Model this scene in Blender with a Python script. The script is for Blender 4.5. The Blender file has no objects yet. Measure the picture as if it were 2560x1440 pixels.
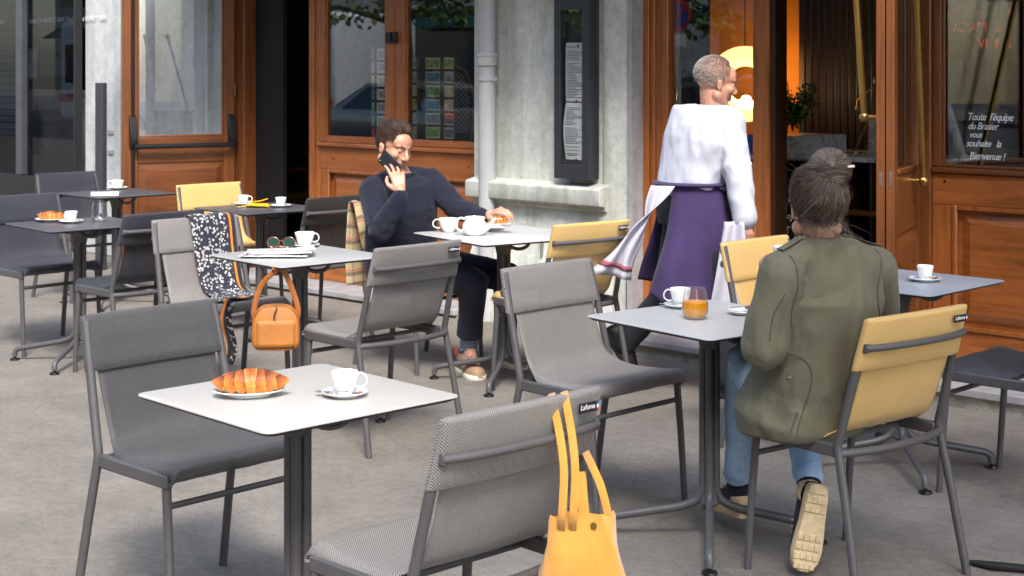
import bpy, bmesh, math, random
from mathutils import Vector, Matrix, noise
import numpy as np
PI = math.pi
SC = bpy.context.scene
COL = SC.collection
random.seed(7)

# ---------------------------------------------------------------- camera, sky, sun, exposure
CAM_H, FPX, CAM_YAW = 1.579, 3824.5, math.radians(43.3)
cd = bpy.data.cameras.new('camera')
cam = bpy.data.objects.new('camera', cd); COL.objects.link(cam)
cam.location = (0, 0, CAM_H); cam.rotation_euler = (PI/2, 0, CAM_YAW)
cd.sensor_width = 36; cd.lens = FPX/2560*36; cd.shift_y = -547.6/2560
cd.clip_end = 400
cd.dof.use_dof = True; cd.dof.focus_distance = 5.2; cd.dof.aperture_fstop = 9
SC.camera = cam

SUN_EL, SUN_AZ = math.radians(50), math.radians(-40)   # direction the sun stands in (azimuth from +X)
w = bpy.data.worlds.new('World'); SC.world = w; w.use_nodes = True
nt = w.node_tree
sky = nt.nodes.new('ShaderNodeTexSky'); sky.sky_type = 'NISHITA'; sky.sun_disc = False
sky.sun_elevation = SUN_EL; sky.sun_rotation = PI/2 - SUN_AZ
sky.air_density = 1.0; sky.dust_density = 1.8; sky.ozone_density = 1.0
bg = nt.nodes['Background']; bg.inputs[1].default_value = 0.135
nt.links.new(sky.outputs[0], bg.inputs[0])
sl = bpy.data.lights.new('sun', 'SUN'); sun = bpy.data.objects.new('sun', sl); COL.objects.link(sun)
sl.energy = 1.5; sl.angle = math.radians(16); sl.color = (1.0, 0.965, 0.91)
sd = Vector((math.cos(SUN_EL)*math.cos(SUN_AZ), math.cos(SUN_EL)*math.sin(SUN_AZ), math.sin(SUN_EL)))
sun.rotation_euler = sd.to_track_quat('Z', 'Y').to_euler()
vs = SC.view_settings
vs.view_transform = 'Standard'; vs.look = 'None'; vs.gamma = 1; vs.use_curve_mapping = False
vs.exposure = 1.86
SC.cycles.max_bounces = 8; SC.cycles.transparent_max_bounces = 16
SC.cycles.use_denoising = True
SC.cycles.caustics_reflective = False; SC.cycles.caustics_refractive = False

# ---------------------------------------------------------------- helpers
cA, sA = math.cos(CAM_YAW), math.sin(CAM_YAW)
def at(px, py, d):
    """point at depth d (m) seen at photo pixel px,py: real world coordinates"""
    r = (px-1280)*d/FPX
    return Vector((cA*r - sA*d, sA*r + cA*d, CAM_H-(py-172.4)*d/FPX))
def dY(px, Y): return Y/(cA + sA*(px-1280)/FPX)
def fx(px, Y=7.1):
    d = dY(px, Y); return d*(cA*(px-1280)/FPX - sA)
def fz(px, py, Y=7.1): return CAM_H-(py-172.4)*dY(px, Y)/FPX

def tag(o, label=None, cat=None, group=None, kind=None):
    if label: o['label'] = label
    if cat: o['category'] = cat
    if group: o['group'] = group
    if kind: o['kind'] = kind
    return o
def thing(name, label, cat, loc=(0,0,0), rz=0, group=None):
    o = bpy.data.objects.new(name, None); COL.objects.link(o)
    o.location = loc; o.rotation_euler = (0, 0, rz); o.empty_display_size = .1
    return tag(o, label, cat, group)
def copy_tree(o, parent=None):
    c = o.copy(); COL.objects.link(c); c.parent = parent
    for ch in list(o.children): copy_tree(ch, c)
    return c

class MB:
    def __init__(s): s.v = []; s.f = []; s.m = []; s.uv = {}
    def add(s, vs, fs, m=0):
        b = len(s.v); s.v += [tuple(p) for p in vs]
        for f in fs: s.f.append(tuple(b+i for i in f)); s.m.append(m)
        return b
    def box(s, lo, hi, m=0, M=None):
        x0,y0,z0 = lo; x1,y1,z1 = hi
        p = [(x0,y0,z0),(x1,y0,z0),(x1,y1,z0),(x0,y1,z0),(x0,y0,z1),(x1,y0,z1),(x1,y1,z1),(x0,y1,z1)]
        if M is not None: p = [M @ Vector(q) for q in p]
        s.add(p, [(0,3,2,1),(4,5,6,7),(0,1,5,4),(1,2,6,5),(2,3,7,6),(3,0,4,7)], m); return s
    def loft(s, rings, cap=True, m=0, closed=True):
        n = len(rings[0]); b = len(s.v)
        for r in rings: s.v += [tuple(p) for p in r]
        for i in range(len(rings)-1):
            for j in range(n if closed else n-1):
                k = (j+1) % n
                s.f.append((b+i*n+j, b+i*n+k, b+(i+1)*n+k, b+(i+1)*n+j)); s.m.append(m)
        if cap and closed:
            s.f.append(tuple(b+j for j in range(n))[::-1]); s.m.append(m)
            e = b+(len(rings)-1)*n
            s.f.append(tuple(e+j for j in range(n))); s.m.append(m)
        return s
    def tube(s, pts, r, n=10, cap=True, m=0, flat=1.0, up=None):
        pts = [Vector(p) for p in pts]
        rr = r if isinstance(r, (list, tuple)) else [r]*len(pts)
        rings = []; nrm = None
        for i, p in enumerate(pts):
            t = (pts[min(i+1, len(pts)-1)]-pts[max(i-1, 0)]).normalized()
            if nrm is None:
                a = Vector(up) if up else (Vector((0,0,1)) if abs(t.z) < .9 else Vector((0,1,0)))
                nrm = (a - t*a.dot(t)).normalized()
            else: nrm = (nrm - t*nrm.dot(t)).normalized()
            b = t.cross(nrm)
            rings.append([p + (nrm*math.cos(2*PI*k/n)*flat + b*math.sin(2*PI*k/n))*rr[i] for k in range(n)])
        return s.loft(rings, cap, m)
    def lathe(s, prof, n=24, c=(0,0,0), m=0, sx=1, sy=1):
        c = Vector(c)
        rings = [[c+Vector((r*math.cos(2*PI*k/n)*sx, r*math.sin(2*PI*k/n)*sy, z)) for k in range(n)] for r, z in prof]
        return s.loft(rings, True, m)
    def capsule(s, p0, p1, r0, r1, n=12, m=0, flat=1.0, up=None):
        p0, p1 = Vector(p0), Vector(p1); t = (p1-p0).normalized(); P=[]; R=[]
        for a in (80, 55, 28): P.append(p0-t*r0*math.sin(math.radians(a))); R.append(r0*math.cos(math.radians(a)))
        P += [p0, p1]; R += [r0, r1]
        for a in (28, 55, 80): P.append(p1+t*r1*math.sin(math.radians(a))); R.append(r1*math.cos(math.radians(a)))
        return s.tube(P, R, n, True, m, flat, up)
    def ball(s, c, rx, ry=None, rz=None, n=14, M=None, m=0):
        ry = ry or rx; rz = rz or rx; c = Vector(c); rings = []
        for i in range(1, n):
            a = PI*i/n
            ring = [Vector((rx*math.sin(a)*math.cos(2*PI*k/(2*n)), ry*math.sin(a)*math.sin(2*PI*k/(2*n)), -rz*math.cos(a))) for k in range(2*n)]
            if M is not None: ring = [M @ q for q in ring]
            rings.append([c+q for q in ring])
        return s.loft(rings, True, m)
    def grid(s, fn, nu, nv, m=0, uvfn=None):
        b = len(s.v)
        for j in range(nv+1):
            for i in range(nu+1): s.v.append(tuple(fn(i/nu, j/nv)))
        for j in range(nv):
            for i in range(nu):
                a = b+j*(nu+1)+i
                if uvfn:
                    s.uv[len(s.f)] = [uvfn(i/nu,j/nv), uvfn((i+1)/nu,j/nv), uvfn((i+1)/nu,(j+1)/nv), uvfn(i/nu,(j+1)/nv)]
                s.f.append((a, a+1, a+nu+2, a+nu+1)); s.m.append(m)
        return s
    def mesh(s, name, mats, smooth=True, angle=38):
        me = bpy.data.meshes.new(name)
        me.from_pydata(s.v, [], s.f)
        for mt in (mats if isinstance(mats, (list, tuple)) else [mats]): me.materials.append(mt)
        me.polygons.foreach_set('material_index', s.m)
        if s.uv:
            ul = me.uv_layers.new(name='uv')
            for p in me.polygons:
                q = s.uv.get(p.index)
                if q:
                    for k, li in enumerate(p.loop_indices): ul.data[li].uv = q[k]
        me.update()
        if smooth:
            me.polygons.foreach_set('use_smooth', [True]*len(me.polygons))
            me.set_sharp_from_angle(angle=math.radians(angle))
        return me
    def obj(s, name, mats, parent=None, smooth=True, bevel=0, angle=38, solid=0, sub=0):
        me = s.mesh(name, mats, smooth, angle)
        o = bpy.data.objects.new(name, me); COL.objects.link(o)
        if parent: o.parent = parent
        if sub:
            md = o.modifiers.new('s', 'SUBSURF'); md.levels = md.render_levels = sub
        if solid:
            md = o.modifiers.new('t', 'SOLIDIFY'); md.thickness = solid; md.offset = 0
        if bevel:
            md = o.modifiers.new('b', 'BEVEL'); md.width = bevel; md.segments = 2; md.limit_method = 'ANGLE'; md.angle_limit = math.radians(40)
        return o
def bx(name, lo, hi, mat, parent=None, bevel=.003):
    lo2 = [min(a,b) for a,b in zip(lo,hi)]; hi2 = [max(a,b) for a,b in zip(lo,hi)]
    return MB().box(lo2, hi2).obj(name, mat, parent, True, bevel)
def apply_mods(o):
    dg = bpy.context.evaluated_depsgraph_get(); dg.update()
    me = bpy.data.meshes.new_from_object(o.evaluated_get(dg), depsgraph=dg)
    o.modifiers.clear(); o.data = me; return o
def bez(p0, p1, p2, p3, n=12):
    p0,p1,p2,p3 = map(Vector, (p0,p1,p2,p3))
    return [p0*(1-t)**3+p1*3*t*(1-t)**2+p2*3*t*t*(1-t)+p3*t**3 for t in [i/n for i in range(n+1)]]
def smooth_path(pts, n=8):
    pts = [Vector(p) for p in pts]; out = []
    for i in range(len(pts)-1):
        a = pts[max(i-1,0)]; b = pts[i]; c = pts[i+1]; d = pts[min(i+2,len(pts)-1)]
        for k in range(n):
            t = k/n
            out.append(.5*((2*b)+(c-a)*t+(2*a-5*b+4*c-d)*t*t+(3*b-a-3*c+d)*t**3))
    out.append(pts[-1]); return out
def textmesh(name, txt, size, mat, parent, loc, rot, ext=.0006, align='LEFT', shear=0, space=1.0, sx=1.0):
    cu = bpy.data.curves.new(name, 'FONT'); cu.body = txt; cu.size = size; cu.extrude = ext
    cu.align_x = align; cu.shear = shear; cu.space_character = space; cu.resolution_u = 3
    t = bpy.data.objects.new('tmp', cu); COL.objects.link(t)
    dg = bpy.context.evaluated_depsgraph_get(); dg.update()
    me = bpy.data.meshes.new_from_object(t.evaluated_get(dg), depsgraph=dg)
    bpy.data.objects.remove(t); bpy.data.curves.remove(cu)
    me.materials.clear(); me.materials.append(mat); me.name = name
    o = bpy.data.objects.new(name, me); COL.objects.link(o)
    o.parent = parent; o.location = loc; o.rotation_euler = rot; o.scale = (sx, 1, 1)
    return o

# ---------------------------------------------------------------- materials
def lin(r, g, b):
    f = lambda c: (c/255/12.92 if c/255 <= .04045 else ((c/255+.055)/1.055)**2.4)
    return (f(r), f(g), f(b), 1)
class NM:
    """small node helper"""
    def __init__(s, name):
        s.mat = bpy.data.materials.new(name); s.mat.use_nodes = True
        s.t = s.mat.node_tree; s.p = s.t.nodes['Principled BSDF']; s.out = s.t.nodes['Material Output']
    def n(s, typ, **kw):
        nd = s.t.nodes.new('ShaderNode'+typ)
        for k, v in kw.items():
            if k.startswith('_'): setattr(nd, k[1:], v)
            else: s.set(nd, k, v)
        return nd
    def set(s, nd, k, v):
        inp = nd.inputs[int(k[1:])] if k[0] == 'i' and k[1:].isdigit() else nd.inputs[k.replace('0', ' ')]
        if hasattr(v, 'outputs'): s.t.links.new(v.outputs[0], inp)
        elif isinstance(v, bpy.types.NodeSocket): s.t.links.new(v, inp)
        else: inp.default_value = v
    def bs(s, **kw):
        for k, v in kw.items(): s.set(s.p, k, v)
    def co(s, which='Object', scale=(1,1,1), rot=(0,0,0)):
        tc = s.n('TexCoord'); mp = s.n('Mapping'); s.t.links.new(tc.outputs[which], mp.inputs[0])
        mp.inputs['Scale'].default_value = scale; mp.inputs['Rotation'].default_value = rot
        return mp
    def noise(s, co, scale, detail=4, rough=.55, dist=0):
        return s.n('TexNoise', Vector=co, Scale=scale, Detail=detail, Roughness=rough, Distortion=dist)
    def ramp(s, fac, stops):
        r = s.n('ValToRGB'); e = r.color_ramp.elements
        while len(e) < len(stops): e.new(.5)
        for el, (p, c) in zip(e, stops): el.position = p; el.color = c if len(c) == 4 else (*c, 1)
        s.t.links.new(fac if isinstance(fac, bpy.types.NodeSocket) else fac.outputs[0], r.inputs[0])
        return r
    def mix(s, fac, a, b, mode='MIX'):
        m = s.n('MixRGB', _blend_type=mode)
        for i, v in zip((0,1,2), (fac, a, b)):
            if hasattr(v, 'outputs'): s.t.links.new(v.outputs[0], m.inputs[i])
            elif isinstance(v, bpy.types.NodeSocket): s.t.links.new(v, m.inputs[i])
            else: m.inputs[i].default_value = v
        return m
    def math(s, op, a, b=0.0):
        m = s.n('Math', _operation=op)
        for i, v in zip((0,1), (a, b)):
            if hasattr(v, 'outputs'): s.t.links.new(v.outputs[0], m.inputs[i])
            elif isinstance(v, bpy.types.NodeSocket): s.t.links.new(v, m.inputs[i])
            else: m.inputs[i].default_value = v
        return m
    def bump(s, h, strength=.3, dist=.01):
        b = s.n('Bump', Height=h, Strength=strength, Distance=dist); s.bs(Normal=b); return b
def plain(name, rgb, rough=.5, metal=0, var=.12, scale=8, bump=0, bscale=60, bdist=.004, **kw):
    m = NM(name); co = m.co()
    n = m.noise(co, scale, 5)
    c = lin(*rgb); lo = tuple(x*(1-var) for x in c[:3])+(1,); hi = tuple(min(1, x*(1+var)) for x in c[:3])+(1,)
    m.bs(Base0Color=m.ramp(n, [(.3, lo), (.7, hi)]), Roughness=rough, Metallic=metal, **kw)
    if bump: m.bump(m.noise(co, bscale, 4), bump, bdist)
    return m.mat

def wood(name, axis, tint=1.0, base=(172,102,52)):
    m = NM(name)
    sc = {'x': (1.2,14,14), 'z': (14,14,1.2), 'y': (14,1.2,14)}[axis]
    co = m.co('Object', sc)
    n1 = m.noise(co, 2.2, 6, .6, .6); n2 = m.noise(co, 14, 4, .7); n3 = m.noise(m.co(), 1.1, 3)
    b = lin(*base); d = tuple(x*.50*tint for x in b[:3])+(1,); h = tuple(min(1,x*1.28*tint) for x in b[:3])+(1,)
    c = m.ramp(n1, [(.25, d), (.5, tuple(x*tint for x in b[:3])+(1,)), (.78, h)])
    c = m.mix(.35, c, m.ramp(n2, [(.35, (.55,.5,.45)), (.65, (1.0,1.0,1.0))]), 'MULTIPLY')
    c = m.mix(.8, c, m.ramp(n3, [(.3, (.58,.54,.50)), (.5, (.9,.88,.86)), (.7, (1.08,1.06,1.02))]), 'MULTIPLY')
    m.bs(Base0Color=c, Roughness=m.ramp(n3, [(.3, (.28,)*3), (.7, (.42,)*3)]), Coat0Weight=.25, Coat0Roughness=.22)
    m.bump(n2, .06, .002)
    return m.mat
WV, WH, WY = wood('varnished_wood_upright', 'z'), wood('varnished_wood_lying', 'x'), wood('varnished_wood_deep', 'y')
WVD, WHD = wood('dark_wood_upright', 'z', .50), wood('dark_wood_lying', 'x', .42)  # same wood as above at a darker tint
def weave(name, rgb, rgb2, rough=.55):
    m = NM(name); tc = m.n('TexCoord'); mp = m.n('Mapping', Vector=tc.outputs['UV'])
    w1 = m.n('TexWave', _bands_direction='DIAGONAL', Vector=mp, Scale=100, Distortion=.2)
    mp2 = m.n('Mapping', Vector=tc.outputs['UV']); mp2.inputs['Scale'].default_value = (1,-1,1)
    w2 = m.n('TexWave', _bands_direction='DIAGONAL', Vector=mp2, Scale=100, Distortion=.2)
    h = m.math('MULTIPLY', w1.outputs['Fac'], w2.outputs['Fac'])
    n = m.noise(m.co(), 5, 4)
    c = m.mix(m.math('POWER', h, .6), lin(*rgb2), lin(*rgb))
    c = m.mix(.45, c, m.ramp(n, [(.3, (.78,.78,.78)), (.7, (1,1,1))]), 'MULTIPLY')
    al = m.ramp(h, [(.0,(.60,)*3),(.22,(1,1,1))])
    m.bs(Base0Color=c, Roughness=rough, Sheen0Weight=.12, Alpha=al)
    m.bump(h, .35, .0015)
    return m.mat
FAB = {
 'gray': weave('grey_mesh_fabric', (176,171,166), (84,80,77)),
 'taupe': weave('taupe_grey_mesh_fabric', (100,98,99), (42,41,43)),
 'slate': weave('slate_mesh_fabric', (66,69,80), (36,37,46)),
 'black': weave('black_mesh_fabric', (56,54,54), (32,31,32)),
 'mustard': weave('mustard_mesh_fabric', (246,208,136), (206,164,92)),
}
METAL = plain('taupe_powder_coat', (80,78,79), .42, 0, .06, 20, .05, 400)
DKMETAL = plain('dark_powder_coat', (58,58,62), .4, 0, .08, 12)
BLACKP = plain('black_plastic', (22,22,24), .35, 0, .1)
CHINA = plain('white_porcelain', (240,240,238), .12, 0, .015, 6, Coat0Weight=.5)
def hpl(name, rgb, var):
    m = NM(name); co = m.co()
    n = m.noise(co, 3.5, 5, .5); n2 = m.noise(co, 40, 2)
    b = lin(*rgb)
    c = m.ramp(n, [(.3, tuple(x*(1-var) for x in b[:3])), (.7, tuple(min(1,x*(1+var*.5)) for x in b[:3]))])
    m.bs(Base0Color=c, Roughness=.36)
    return m.mat
HPLS = {'white': hpl('white_laminate', (182,179,172), .07), 'offwhite': hpl('off_white_laminate', (168,168,166), .10), 'pale': hpl('pale_grey_laminate', (190,190,188), .12),
        'gray': hpl('grey_laminate', (156,161,167), .14), 'dark': hpl('slate_laminate', (78,78,82), .12)}
EDGE = plain('laminate_core', (40,37,36), .5)
def glass(name, tint=(1,1,1), refl=1.0, dirt=0.0):
    m = NM(name); t = m.t; t.nodes.remove(m.p)
    lw_ = m.n('LayerWeight', Blend=.5); p5 = m.math('POWER', lw_.outputs['Facing'], 4.0)
    g = m.n('BsdfGlossy', Roughness=.0); tr = m.n('BsdfTransparent', Color=(*tint,1))
    f2 = m.math('ADD', m.math('MULTIPLY', p5, .85*refl), .125*refl); f2.use_clamp = True
    mx = m.n('MixShader'); m.t.links.new(f2.outputs[0], mx.inputs[0]); m.t.links.new(tr.outputs[0], mx.inputs[1]); m.t.links.new(g.outputs[0], mx.inputs[2])
    m.t.links.new(mx.outputs[0], m.out.inputs[0])
    return m.mat
PANE = glass('window_glass', (.94,.95,.945))
PANE_D = glass('tinted_shop_glass', (.55,.57,.60), .35)
CUPGLASS = glass('drinking_glass', (.985,.99,.99), .75)
def emit(name, rgb, st):
    m = NM(name); m.bs(Base0Color=lin(*rgb), Emission0Color=lin(*rgb), Emission0Strength=st); return m.mat
# ================================================================ the setting
def asphalt(name, base, var):
    m = NM(name); co = m.co()
    n1 = m.noise(co, .55, 6, .6, .4); n2 = m.noise(co, 3.2, 6, .65); n3 = m.noise(co, 130, 3, .7)
    v = m.n('TexVoronoi', Vector=co, Scale=95); sp = m.ramp(v.outputs['Distance'], [(0,(1,1,1)),(.35,(0,0,0))])
    b = lin(*base)
    c = m.ramp(n1, [(.28, tuple(x*(1-var) for x in b[:3])), (.55, b[:3]), (.75, tuple(x*(1+var*.9) for x in b[:3]))])
    c = m.mix(.75, c, m.ramp(n2, [(.3,(.70,.70,.70)),(.65,(1.08,1.07,1.05))]), 'MULTIPLY')
    c = m.mix(.7, c, m.ramp(n3, [(.3,(.62,.62,.62)),(.7,(1.3,1.3,1.3))]), 'MULTIPLY')
    c = m.mix(m.ramp(sp, [(.55,(0,0,0)),(.9,(.5,.5,.5))]), c, tuple(min(1,x*1.7) for x in b[:3])+(1,))
    n4 = m.noise(co, 26, 5, .75); c = m.mix(.85, c, m.ramp(n4, [(.28,(.70,.70,.70)),(.5,(.98,.98,.98)),(.72,(1.22,1.21,1.19))]), 'MULTIPLY')
    st = m.n('TexNoise', Vector=co, Scale=1.7, Detail=3)
    c = m.mix(m.ramp(st, [(.62,(0,0,0)),(.72,(.35,.35,.35))]), c, tuple(x*.55 for x in b[:3])+(1,))
    gm = m.n('TexVoronoi', Vector=co, Scale=2.6); gs = m.ramp(gm.outputs['Distance'], [(.030,(.55,.55,.55)),(.042,(0,0,0))])
    c = m.mix(gs, c, tuple(x*.45 for x in b[:3])+(1,))
    m.bs(Base0Color=c, Roughness=.82, **{'Specular0IOR0Level': .3})
    ck = m.n('TexVoronoi', _feature='DISTANCE_TO_EDGE', Vector=m.n('VectorMath', _operation='ADD', i0=co, i1=m.noise(co, 1.3, 4).outputs['Color']), Scale=.42)
    c = m.mix(m.ramp(ck.outputs['Distance'], [(.0,(.16,.16,.16)),(.005,(0,0,0))]), c, tuple(x*.35 for x in b[:3])+(1,)); m.bs(Base0Color=c)
    h = m.mix(.5, n3, m.mix(.6, sp, n2)); m.bump(h, .7, .005)
    return m.mat
ASPH = asphalt('pavement_asphalt', (126,120,112), .18)
ROADM = asphalt('road_asphalt', (88,87,88), .12)
g = MB().box((-90,-60,-.3), (60,40,-.14)); tag(g.obj('ground', ROADM), kind='structure')
g = MB().grid(lambda u,v: (-60+80*u, -3.6+13.6*v, .0), 80, 14); tag(g.obj('pavement', ASPH), kind='structure')
g = MB().box((-60,-3.75,-.14), (20,-3.6,.004)); tag(g.obj('kerb', plain('kerb_granite',(150,148,144),.8,0,.2,20)), kind='structure')
g = MB().box((-90,-10.6,-.135), (60,-3.75,-.130)); tag(g.obj('road', ROADM), kind='structure')
g = MB().box((-90,-16.0,-.14), (60,-10.6,-.005)); tag(g.obj('far_pavement', ASPH), kind='structure')

STEPM = plain('step_stone', (150,147,148), .75, 0, .2, 6, .3, 120)
ROUGHM = plain('rough_riser_stone', (158,154,142), .9, 0, .3, 14, .8, 60, .01)
def step_run(name, X0, X1, Y0, h, seed, lab):
    rnd = random.Random(seed)
    st = MB().box((X0,Y0+.02,-.02), (X1,7.6,h-.04)).obj(name, ROUGHM); tag(st, kind='structure')
    x = X0
    while x < X1-.05:
        L = rnd.uniform(.7, 1.15); x2 = min(X1, x+L)
        if X1-x2 < .3: x2 = X1
        bx('slab', (x+.004, Y0-.006-rnd.uniform(0,.008), h-.04), (x2-.004, 7.6, h+rnd.uniform(-.002,.002)), STEPM, st, .006)
        x = x2
    return st
step_run('step', -9.85, -6.9, 6.80, .055, 1, '')
step_run('doorstep', -5.66, .6, 6.60, .10, 2, '')
# fallen dark strap of metal at the lower right on the ground
# ---- cafe walls
def stone(name, base, streak):
    m = NM(name); co = m.co()
    n1 = m.noise(m.co('Object', (1.3,1.3,.5)), 2.4, 7, .65, .6); n2 = m.noise(co, 60, 4, .7); n3 = m.noise(m.co('Object', (6,6,.5)), 2, 5)
    b = lin(*base)
    c = m.ramp(n1, [(.25, tuple(x*.72 for x in b[:3])), (.5, b[:3]), (.75, tuple(min(1,x*1.22) for x in b[:3]))])
    c = m.mix(streak, c, m.ramp(n3, [(.35,(.55,.56,.50)),(.6,(1,1,1))]), 'MULTIPLY')
    c = m.mix(.5, c, m.ramp(n2, [(.3,(.76,.76,.76)),(.7,(1.1,1.1,1.1))]), 'MULTIPLY')
    n5 = m.noise(co, 16, 6, .75); c = m.mix(.8, c, m.ramp(n5, [(.3,(.74,.75,.72)),(.5,(1,1,1)),(.7,(1.14,1.13,1.1))]), 'MULTIPLY')
    m.bs(Base0Color=c, Roughness=.88); m.bump(m.mix(.35, m.mix(.5, n2, m.noise(co, 180, 3, .8)), n1), .8, .008)
    return m.mat
STONE = stone('grey_render', (208,209,200), .5)
STONEP = stone('mauve_render', (178,176,178), .3)
WHITEST = stone('pale_limewash', (198,200,199), .25)
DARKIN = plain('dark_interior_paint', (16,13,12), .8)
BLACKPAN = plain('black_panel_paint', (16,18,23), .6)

YW = 7.10
# main pilaster between the two shopfronts
def prism(mb, prof, X0, X1, m=0):
    """profile in (Y,z) extruded along X"""
    n = len(prof)
    vs = [(X0,y,z) for y,z in prof]+[(X1,y,z) for y,z in prof]
    fs = [(i,(i+1)%n,n+(i+1)%n,n+i) for i in range(n)]+[tuple(range(n))[::-1], tuple(range(n,2*n))]
    mb.add(vs, [f[::-1] for f in fs], m); return mb
px0, px1 = -6.885, -5.655
pil = thing('pilaster', 'grey weathered stone pilaster with moulded plinth, behind the downpipe and menu case', 'pilaster', (0,0,0))
# shaft: recessed field between a groove moulding near its right arris
sh = MB()
sec = [(px0,7.5),(px0,6.955),(-5.862,6.955),(-5.856,6.975),(-5.835,6.985),(-5.812,6.975),(-5.80,6.948),(-5.69,6.948),(px1,6.975),(px1,7.5)]
zz = [.885, 2.0, 3.2]
sh.loft([[(x,y,z) for x,y in sec] for z in (.60,1.3,2.0,2.6,3.2)], True)
sh.obj('shaft', STONE, pil)
rt = MB().box((px1-.002,6.985,.10),(px1+.035,7.12,3.2)).obj('return', STONEP, pil)
pl = MB(); prism(pl, [(7.5,.60),(6.925,.60),(6.925,.735),(6.905,.742),(6.900,.765),(6.855,.772),(6.85,.780),(6.85,.868),(6.86,.878),(6.945,.895),(7.5,.895)], px0+.02, px1-.10)
pl.obj('plinth_moulding', STONE, pil, True, .004)
lo = MB(); prism(lo, [(7.5,-.01),(6.86,-.01),(6.86,.10),(6.875,.13),(6.885,.42),(6.90,.445),(6.915,.60),(7.5,.60)], px0+.03, px1-.03)
lo.obj('base_block', STONE, pil, True, .004)
for xj in (-6.60, -6.25): MB().box((xj,6.8835,.43),(xj+.008,6.93,.60)).obj('joint', plain('joint_mortar',(120,120,112),.9), pil)

# downpipe
dp = thing('downpipe', 'grey painted downpipe with collar running down beside the stone pilaster', 'pipe', (0,0,0))
PIPEM = plain('pipe_paint', (176,176,176), .45, 0, .06, 5)
cx, cy, pr = fx(1218, 6.885), 6.885, .0565
MB().tube([(cx,cy,.0),(cx,cy,1.45)], pr*.96, 20).obj('pipe', PIPEM, dp)
MB().tube([(cx,cy,1.44),(cx,cy,3.2)], pr*.93, 20).obj('pipe', PIPEM, dp)
cz = fz(1218, 140, 6.885)
MB().lathe([(pr*.9,cz-.065),(pr*1.12,cz-.06),(pr*1.12,cz-.005),(pr*1.2,cz),(pr*1.2,cz+.018),(pr*1.0,cz+.022)], 24, (cx,cy,0)).obj('collar', PIPEM, dp)
cz2 = fz(1218, 197, 6.885)
cl = MB().lathe([(pr*.95,cz2-.012),(pr*1.06,cz2-.012),(pr*1.06,cz2+.012),(pr*.95,cz2+.012)], 24, (cx,cy,0))
cl.box((cx+pr,cy-.012,cz2-.014),(cx+pr+.022,cy+.012,cz2+.014)); cl.box((cx-pr-.02,cy-.012,cz2-.014),(cx-pr,cy+.012,cz2+.014))
cl.obj('clamp', PIPEM, dp)

# menu case on the pilaster
mc = thing('menu_case', 'tall dark grey menu display case with white menu sheets on the stone pilaster', 'menu case', (0,0,0))
CASEM = plain('anthracite_metal', (62,64,68), .38, .3, .05, 10)
mx0, mx1, my0, my1, mz0, mz1 = fx(1385,6.85), fx(1470,6.85), 6.85, 6.953, .925, 2.22
fw = .048
bx('back', (mx0,my1-.02,mz0),(mx1,my1,mz1), CASEM, mc)
bx('frame_side', (mx0,my0,mz0),(mx0+fw,my1-.021,mz1), CASEM, mc, .002); bx('frame_side', (mx1-fw,my0,mz0),(mx1,my1-.021,mz1), CASEM, mc, .002)
bx('frame_rail', (mx0+fw+.001,my0,mz0),(mx1-fw-.001,my1-.021,mz0+.085), CASEM, mc, .002); bx('frame_rail', (mx0+fw+.001,my0,1.93),(mx1-fw-.001,my1-.021,mz1), CASEM, mc, .002)
MB().box((mx0+fw,my0+.012,mz0+.08),(mx1-fw,my0+.016,1.935)).obj('pane', PANE, mc)
bx('backing', (mx0+fw,my1-.032,mz0+.08),(mx1-fw,my1-.022,1.935), plain('backing_brown',(70,66,66),.7), mc)
PAPER = plain('menu_paper', (248,249,249), .7, 0, .02)
INK = plain('menu_ink', (96,98,100), .8)
rnd = random.Random(3)
for k, (za, zb, nl) in enumerate(((1.385,1.735,34),(1.04,1.378,30))):
    xa, xb = mx0+fw+.022, mx1-fw-.006
    def fn(u, v, za=za, zb=zb, k=k): return (xa+(xb-xa)*u-(.012*math.sin(v*PI) if k else .0)*(1-u), my0+.030-.010*math.sin(v*PI)*(1-u)*(1 if k else .4), za+(zb-za)*v)
    sh_ = MB().grid(fn, 6, 10).obj('menu_sheet', PAPER, mc)
    ln = MB()
    for i in range(nl):
        z = zb-.02-(zb-za-.035)*i/nl
        if rnd.random() < .12: continue
        v = (z-za)/(zb-za); L = rnd.uniform(.45,.98)
        if i in (0,1): L = rnd.uniform(.75,.98)
        a = Vector(fn(.08, v, za, zb, k)); b = Vector(fn(.08+.86*L, v, za, zb, k))
        th = .0016
        ln.add([a+Vector((0,-.0015,-th)), b+Vector((0,-.0015,-th)), b+Vector((0,-.0015,th)), a+Vector((0,-.0015,th))], [(0,1,2,3)])
    ln.obj('print', INK, sh_)
    c = Vector(fn(.6, 0 if k else 0, za, zb, k)); MB().ball(c+Vector((0,-.006,.004)), .007, .006, .006, 6).obj('magnet', plain('red_magnet',(190,50,40),.4), mc)
MB().loft([[(xb-.045+.007*math.cos(a)*s, my0+.025-e, 1.718+.010*math.sin(a)*s) for a in [i*PI/2 for i in range(4)]] for s, e in ((1,0),(1,.002))]).obj('emblem', INK, mc)
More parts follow.
